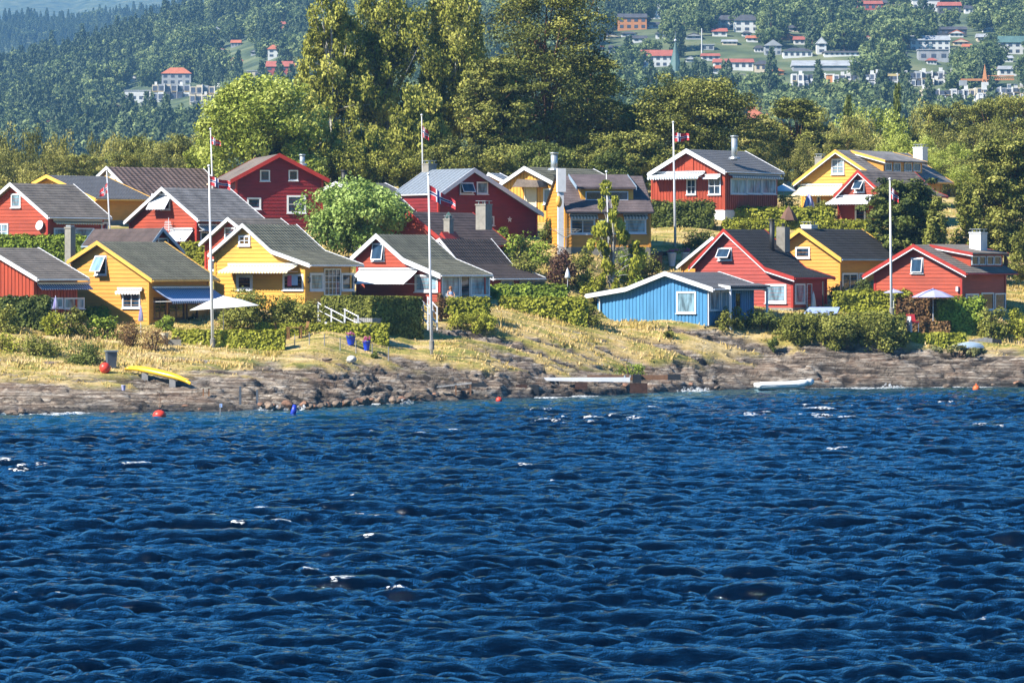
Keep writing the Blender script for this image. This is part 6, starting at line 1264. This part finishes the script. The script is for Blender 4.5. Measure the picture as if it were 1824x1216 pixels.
rows(1540,1620,130,158,8,2,'long grey terrace block with yellow awnings'); rows(1622,1704,128,156,8,2,'pale terrace block right of the yellow awnings'); rows(1634,1742,158,194,10,3,'nearest grey apartment terrace left of the crane'); rows(1744,1830,154,186,8,3,'apartment terrace at the right edge behind the crane')
rows(966,1030,2,22,6,2,'stepped white and brown villas above the great pine'); rows(270,338,150,180,6,2,'broad white terraced villa below the orange roof'); rows(338,404,152,184,6,2,'white modern block with terraces beside the maple top')
far(1622,1692,64,94,'farwhite','fargrey','large white villa with a row of wide windows on the town hill',st=2,nw=6,rh=.3); far(1636,1690,92,112,'fargrey','fargrey','concrete basement level below the large white villa',st=1,nw=3,kind='flat'); far(1626,1674,2,22,'farwhite','fargrey','long white villa cut by the top edge',st=1,nw=5,kind='flat'); far(1672,1712,4,24,'fardark','tilered','red-roofed house beside the top white villa',st=1,nw=3)
far(1746,1770,6,12,'farwhite','fargrey','white garden wall high at the right',st=1,nw=0,kind='flat',name='low_building'); far(1780,1832,66,100,'farwhite','copper','white house with green roof at the right edge of the hill',st=2,nw=4); far(1670,1722,48,64,'fardark','fardark','dark blue low bungalow above the large white villa',st=1,nw=5); far(1560,1582,36,52,'farred','tilered','small red-roofed house among tall firs',st=1,nw=2,kind='hip'); far(1528,1572,2,20,'farred','tilered','red house at the top edge of the hill',st=1,nw=4)
far(1780,1824,118,136,'farwhite','fargrey','white house with grey roof above the crane jib',st=1,nw=4); far(1755,1785,118,128,'fargrey','tilered','small brown-roofed house left above the crane jib',st=1,nw=3); far(1272,1290,0,24,'fardark','fargrey','dark narrow house at the top edge left of centre right',st=2,nw=1); far(1362,1388,0,14,'farwhite','fargrey','white house cut by the top edge above the white pair',st=1,nw=2)
far(1382,1402,158,174,'farorange','tileorange','small pink house low in the town trees',st=1,nw=2); far(1312,1376,190,214,'tileorange','tileorange','house with large orange tiled roof just behind the island pines',st=1,nw=0,kind='hip',rh=.9,lo=1120); far(1130,1160,138,152,'faryellow','fardark','yellowish house below the red-roofed far house',st=1,nw=3,kind='hip'); far(1075,1100,130,146,'fardark','fardark','dark roof in the far trees beside the pine',st=1,nw=1)
rg = random.Random(12); spots = [(985,40),(1035,30),(1062,92),(1090,70),(1120,66),(1160,52),(1180,70),(1212,20),(1228,44),(1236,72),(1225,140),(1262,140),(1300,80),(1320,146),(1340,76),(1366,36),(1400,22),(1410,58),(1440,34),(1452,148),(1488,48),(1492,22),(1515,66),(1560,84),(1598,20),(1604,104),(1590,64),(1712,84),(1716,112),(1738,50),(1744,98),(1770,40),(1800,50),(1812,26),(1730,24),(1240,12),(1130,4),(1060,8),(560,60),(420,84),(392,96),(250,120),(120,160),(455,100),(500,52),(1010,64),(1018,96),(1100,96),(1140,78),(1192,34),(1206,56),(1262,16),(1282,66),(1330,66),(1352,96),(1384,136),(1404,72),(1424,80),(1430,14),(1464,60),(1476,34),(1506,40),(1540,56),(1582,16),(1546,76),(1620,34),(1652,42),(1660,118),(1690,36),(1704,68),(1724,92),(1750,76),(1762,58),(1788,14),(1796,112),(1300,8),(1336,8),(1150,132),(1230,112),(1280,134),(1350,150),(300,108),(236,146),(262,190),(330,212),(200,196)]
for (a,b) in spots:
    wd = rg.uniform(14,30); hh_ = rg.uniform(9,16); wl_ = rg.choice(['farwhite','farwhite','farwhite','cream','fargrey','farorange','faryellow','farwhite']); rf_ = rg.choice(['fardark','fargrey','tilered','tileorange','fardark']); kd_ = rg.choice(['gable','hip','front','gable'])
    x_,D_,_z = athill(a,b); used_ = globals().setdefault('USEDL',set()); c = min(BL,key=lambda q: abs(q[0]-a)+abs(q[1]-D_)*.1); side = 'left of' if a < c[0]-c[2] else 'right of' if a > c[0]+c[2] else 'below' if b > c[5] else 'above'
    cn = {'farwhite':'white','cream':'cream','fargrey':'grey','farorange':'orange','faryellow':'pale yellow'}[wl_]; rn = {'fardark':'dark','fargrey':'grey','tilered':'brown-red','tileorange':'orange'}[rf_]
    lb_ = '%s house with %s roof %s the %s'%(cn,rn,side,' '.join(c[3].split(' left of')[0].split(' right of')[0].split(' above the')[0].split(' below the')[0].split()[:7]))
    pre = [q for q in ('small ','tiny ','little ','very small ','low ','modest ') if q+lb_ not in USEDL][0]; USEDL.add(pre+lb_)
    far(a-wd/2,a+wd/2,b-hh_,b,wl_,rf_,pre+lb_,rh=.42,nw=rg.choice([2,3]),st=1,kind=kd_)
# church spire, masts, crane
x,D,z = athill(1203,190,1150); s = D/F; e = empty('church_spire',(x,D,z),0,'slender green copper church spire with ball on top above the pine crowns','spire'); hb = (190-156)*s; ht = (190-74)*s
MB().box(-3,3,-3,3,-4,hb).build('tower', M['farwhite'], e); MB().lathe([(3.5,hb),(2.6,hb+(ht-hb)*.25),(.12,ht)],8).build('spire', M['copper'], e); MB().lathe([(0,ht-.3),(.5,ht),(.5,ht+.4),(0,ht+.8)],10).build('ball', M['farwhite'], e, True); MB().tube([(0,0,ht),(0,0,ht+3.2)],.08,5).build('rod', M['metal'], e)
for px,pt,pb,lb in ((1066,14,58,'white mast right of the great pine'),(1109,0,26,'mast at the top edge above the orange house'),(1250,52,92,'white mast beside the flat pale house'),(1729,120,146,'grey mast left of the crane')):
    x,D,z = athill(px,pb+6); s = D/F; o = MB().tube([(0,0,-2),(0,0,(pb+6-pt)*s)],[.35,.2],6).build('mast', M['farwhite'], None, loc=(x,D,z)); tag(o,lb,'mast')
x,D,z = athill(1754,186,1180); s = D/F; e = empty('tower_crane',(x,D,z),0,'yellow-orange tower crane with long low jib before the apartment terraces','crane'); H_ = (186-114)*s; hj = (186-143)*s
m = MB()
for sx in (-.7,.7):
    for sy in (-.7,.7): m.tube([(sx,sy,0),(sx*.9,sy*.9,hj)],.2,4)
for i in range(9):
    z_ = hj*i/9; m.tube([(-.7,-.7,z_),(.7,-.7,z_+hj/9)],.12,4); m.tube([(.7,.7,z_),(-.7,.7,z_+hj/9)],.12,4)
m.build('mast', M['farorange'], e); MB().add([(-.7,-.7,hj),(.7,-.7,hj),(.7,.7,hj),(-.7,.7,hj),(0,0,H_)],[(0,1,4),(1,2,4),(2,3,4),(3,0,4),(3,2,1,0)]).build('peak', M['farorange'], e); MB().box(-1.2,1.2,-1.4,-.8,hj-3.4,hj-.8).build('cab', M['farwhite'], e)
m = MB(); Lj = 52*s
for dy,dz in ((-.5,0),(.5,0),(0,1.3)): m.tube([(0,dy,hj+dz),(Lj,dy,hj+dz)],.22,4)
for i in range(14): a = Lj*i/14; m.tube([(a,-.5,hj),(a+Lj/28,0,hj+1.3),(a+Lj/14,-.5,hj)],.12,4)
m.build('jib', M['farorange'], e); MB().tube([(0,0,hj),(-8,0,hj)],.5,4).build('counter_jib', M['farorange'], e); MB().box(-8.5,-6,-.8,.8,hj-2,hj-.2).build('counterweight', M['fargrey'], e)
# yellow awnings of the terrace
for px0,px1,py,lb in ((1577,1597,132,'yellow awning strip on the long terrace block'),(1600,1620,132,'second yellow awning strip on the terrace block, nearer the crane'),(1636,1672,142,'long tan awning over the right terrace block')):
    b_ = [q for q in BL if 'terrace block' in q[3]][0]; D = b_[1]-2; o = MB().box(X(px0,D),X(px1,D),D-1,D,Z(py+4,D),Z(py,D)).build('far_awning', M['faryellow'], None); tag(o,lb,'awning')

# ------------------------------------------------------------------ the far forest
def forest():
    rng = np.random.RandomState(21); VR = []
    for i,(kd,h,w_,lf,sd,dn) in enumerate([('broad',10,10,'lf_far',1,.75),('broad',11,9,'lf_far',2,.75),('broad',9,11,'lf_far',3,.75),('spruce',15,6,'lf_spruce',4,1),('spruce',14,5,'lf_spruce',5,1)]):
        parts, mb, bark = tree_mesh(kd,h,w_,sd,dn)
        V = np.concatenate([p[0] for p in parts]); T_ = np.concatenate([p[2] for p in parts]); Fc = np.concatenate([p[1] for p in parts])
        # larger leaf clumps read at this distance
        c = V.reshape(-1,3,3).mean(1,keepdims=True); k = 3.2 if kd == 'broad' else 1.5; V = (c+(V.reshape(-1,3,3)-c)*k).reshape(-1,3)
        sel = rng.rand(len(Fc)) < (.16 if kd == 'broad' else .55); Vq = V.reshape(-1,3,3)[sel].reshape(-1,3); Tq = T_.reshape(-1,3)[sel].ravel()
        me = npmesh('crown',Vq,np.arange(len(Vq)).reshape(-1,3),M[lf],False,Tq); tm = bpy.data.meshes.new('trunk'); tm.from_pydata(mb.v,[],mb.f); tm.materials.append(M[bark]); VR.append((me,tm,kd))
    pts = []
    def scat(n, p0, p1, d0, d1, psp, smin, smax):
        px = rng.uniform(p0,p1,n); D = rng.uniform(d0,d1,n); x = X(px,D); z = hill(x,D); sp = rng.rand(n) < psp+.35*fbm(x*.01,D*.01,2)
        for i in range(n):
            if z[i] < 3: continue
            bad = False
            sci = .5*(smin+smax); tw = 4*sci*F/D[i]; top = YH-(z[i]+11*sci-HC)*F/D[i]
            for (c,Db,hw,_,pt_,pb_) in BL:
                if abs(px[i]-c) < hw+tw*(.6 if hw > 16 else .35) and (Db-((650 if pb_-pt_ > 17 else 200) if c < 600 else (330 if pb_-pt_ > 17 else 75)) < D[i] < Db+10) and (D[i] > Db-6 or top < pb_-(.4 if pb_-pt_ > 17 else .5)*(pb_-pt_)): bad = True; break
            if bad: continue
            pts.append((x[i],D[i],z[i]-.3,rng.uniform(smin,smax),(3+int(rng.rand()*2)) if sp[i] else int(rng.rand()*3),px[i]))
    scat(4600,-560,620,1350,2750,.42,.85,1.6); scat(900,-560,430,2300,2700,.8,.9,1.4); scat(7200,560,1960,1180,2750,.22,.6,1.35); scat(6000,-560,700,3500,4560,.9,.8,1.3)
    pts.sort(key=lambda q: q[1])
    hide = lambda px: np.interp(px,[0,350,370,560,880,1110,1140,1330,1400,1824],[245,235,145,-60,-60,120,170,160,175,165])
    ULAB = set()
    vis = [q for q in pts if Z(0,1) and (YH-(q[2]+8*q[3]-HC)*F/q[1]) < hide(q[5])-4 and -10 < q[5] < 1834 and (YH-(q[2]-HC)*F/q[1]) > 5]
    nb = ns = 0; single = set()
    for q in vis:
        sp = q[4] >= 3
        if (sp and ns >= 110) or (not sp and nb >= 170): continue
        single.add(id(q)); ns += sp; nb += (not sp)
        c = min(BL,key=lambda b: abs(b[0]-q[5])+abs(b[1]-q[1])*.12); side = 'left of' if q[5] < c[0]-c[2] else 'right of' if q[5] > c[0]+c[2] else ('below' if q[1] < c[1] else 'above')
        lab = ' '.join(c[3].split(' above the ')[0].split(' left of the ')[0].split(' right of the ')[0].split(' below the ')[0].split()[:9]); nm = 'spruce_tree' if sp else 'broad_tree'
        L_ = ''
        for adj in (('tall ' if q[3] > 1.1 else 'small '),('broad ' if q[3] > 1.0 else 'slim '),'rounded ' if not sp else 'pointed ','lone ','shaded ',''):
            L_ = ' '.join((adj+('dark hazy spruce ' if sp else 'hazy leafy tree ')+side+' the '+lab).split()[:16])
            if L_ not in ULAB: break
        if adj in ('lone ','shaded '): L_ = ' '.join((('dark hazy spruce ' if sp else 'hazy leafy tree ')+side+' the '+lab).split()[:15])
        ULAB.add(L_); e = empty(nm,q[:3],rng.rand()*6.28,L_,'tree','trees on the far hillside'); e.scale = (q[3],)*3
        o = link('crown',VR[q[4]][0],e); o = link('trunk',VR[q[4]][1],e)
    rest = [q for q in pts if id(q) not in single]
    A = np.array([q[:5] for q in rest]); me = bpy.data.meshes.new('hillside_forest'); me.from_pydata([tuple(a) for a in A[:,:3]],[],[])
    for nm,v in (('sc',A[:,3]),('var',A[:,4]),('rot',rng.rand(len(A))*6.28)): a = me.attributes.new(nm,'FLOAT','POINT'); a.data.foreach_set('value',v.astype(np.float32))
    o = link('hillside_forest',me); tag(o,kind='stuff')
    ng = bpy.data.node_groups.new('scatter_trees','GeometryNodeTree'); ng.interface.new_socket('Geometry',in_out='INPUT',socket_type='NodeSocketGeometry'); ng.interface.new_socket('Geometry',in_out='OUTPUT',socket_type='NodeSocketGeometry')
    gi = ng.nodes.new('NodeGroupInput'); go = ng.nodes.new('NodeGroupOutput'); jn = ng.nodes.new('GeometryNodeJoinGeometry'); L = ng.links
    def attr(nm): a = ng.nodes.new('GeometryNodeInputNamedAttribute'); a.data_type = 'FLOAT'; a.inputs[0].default_value = nm; return a.outputs[0]
    cb = ng.nodes.new('ShaderNodeCombineXYZ'); L.new(attr('rot'),cb.inputs[2])
    for i,(me_,tm,kd) in enumerate(VR):
        src = bpy.data.objects.new('tree_source',me_)
        cmp_ = ng.nodes.new('FunctionNodeCompare'); cmp_.data_type = 'FLOAT'; cmp_.operation = 'EQUAL'; L.new(attr('var'),cmp_.inputs[0]); cmp_.inputs[1].default_value = i; cmp_.inputs['Epsilon'].default_value = .1
        ob = ng.nodes.new('GeometryNodeObjectInfo'); ob.inputs[0].default_value = src; ip = ng.nodes.new('GeometryNodeInstanceOnPoints')
        L.new(gi.outputs[0],ip.inputs['Points']); L.new(cmp_.outputs[0],ip.inputs['Selection']); L.new(ob.outputs['Geometry'],ip.inputs['Instance']); L.new(cb.outputs[0],ip.inputs['Rotation']); L.new(attr('sc'),ip.inputs['Scale']); L.new(ip.outputs[0],jn.inputs[0])
    L.new(jn.outputs[0],go.inputs[0]); md = o.modifiers.new('scatter','NODES'); md.node_group = ng
forest()

# ------------------------------------------------------------------ the air
m = bpy.data.materials.new('haze'); m.use_nodes = True; nt = m.node_tree; nt.nodes.clear()
pv = nt.nodes.new('ShaderNodeVolumePrincipled'); pv.inputs['Color'].default_value = (.26,.58,1.0,1); pv.inputs['Density'].default_value = .0001; pv.inputs['Anisotropy'].default_value = .0
ou = nt.nodes.new('ShaderNodeOutputMaterial'); nt.links.new(pv.outputs[0],ou.inputs['Volume'])
hz = MB().box(-4500,4500,-60,12500,-30,900).build('haze', m); hz['kind'] = 'stuff'
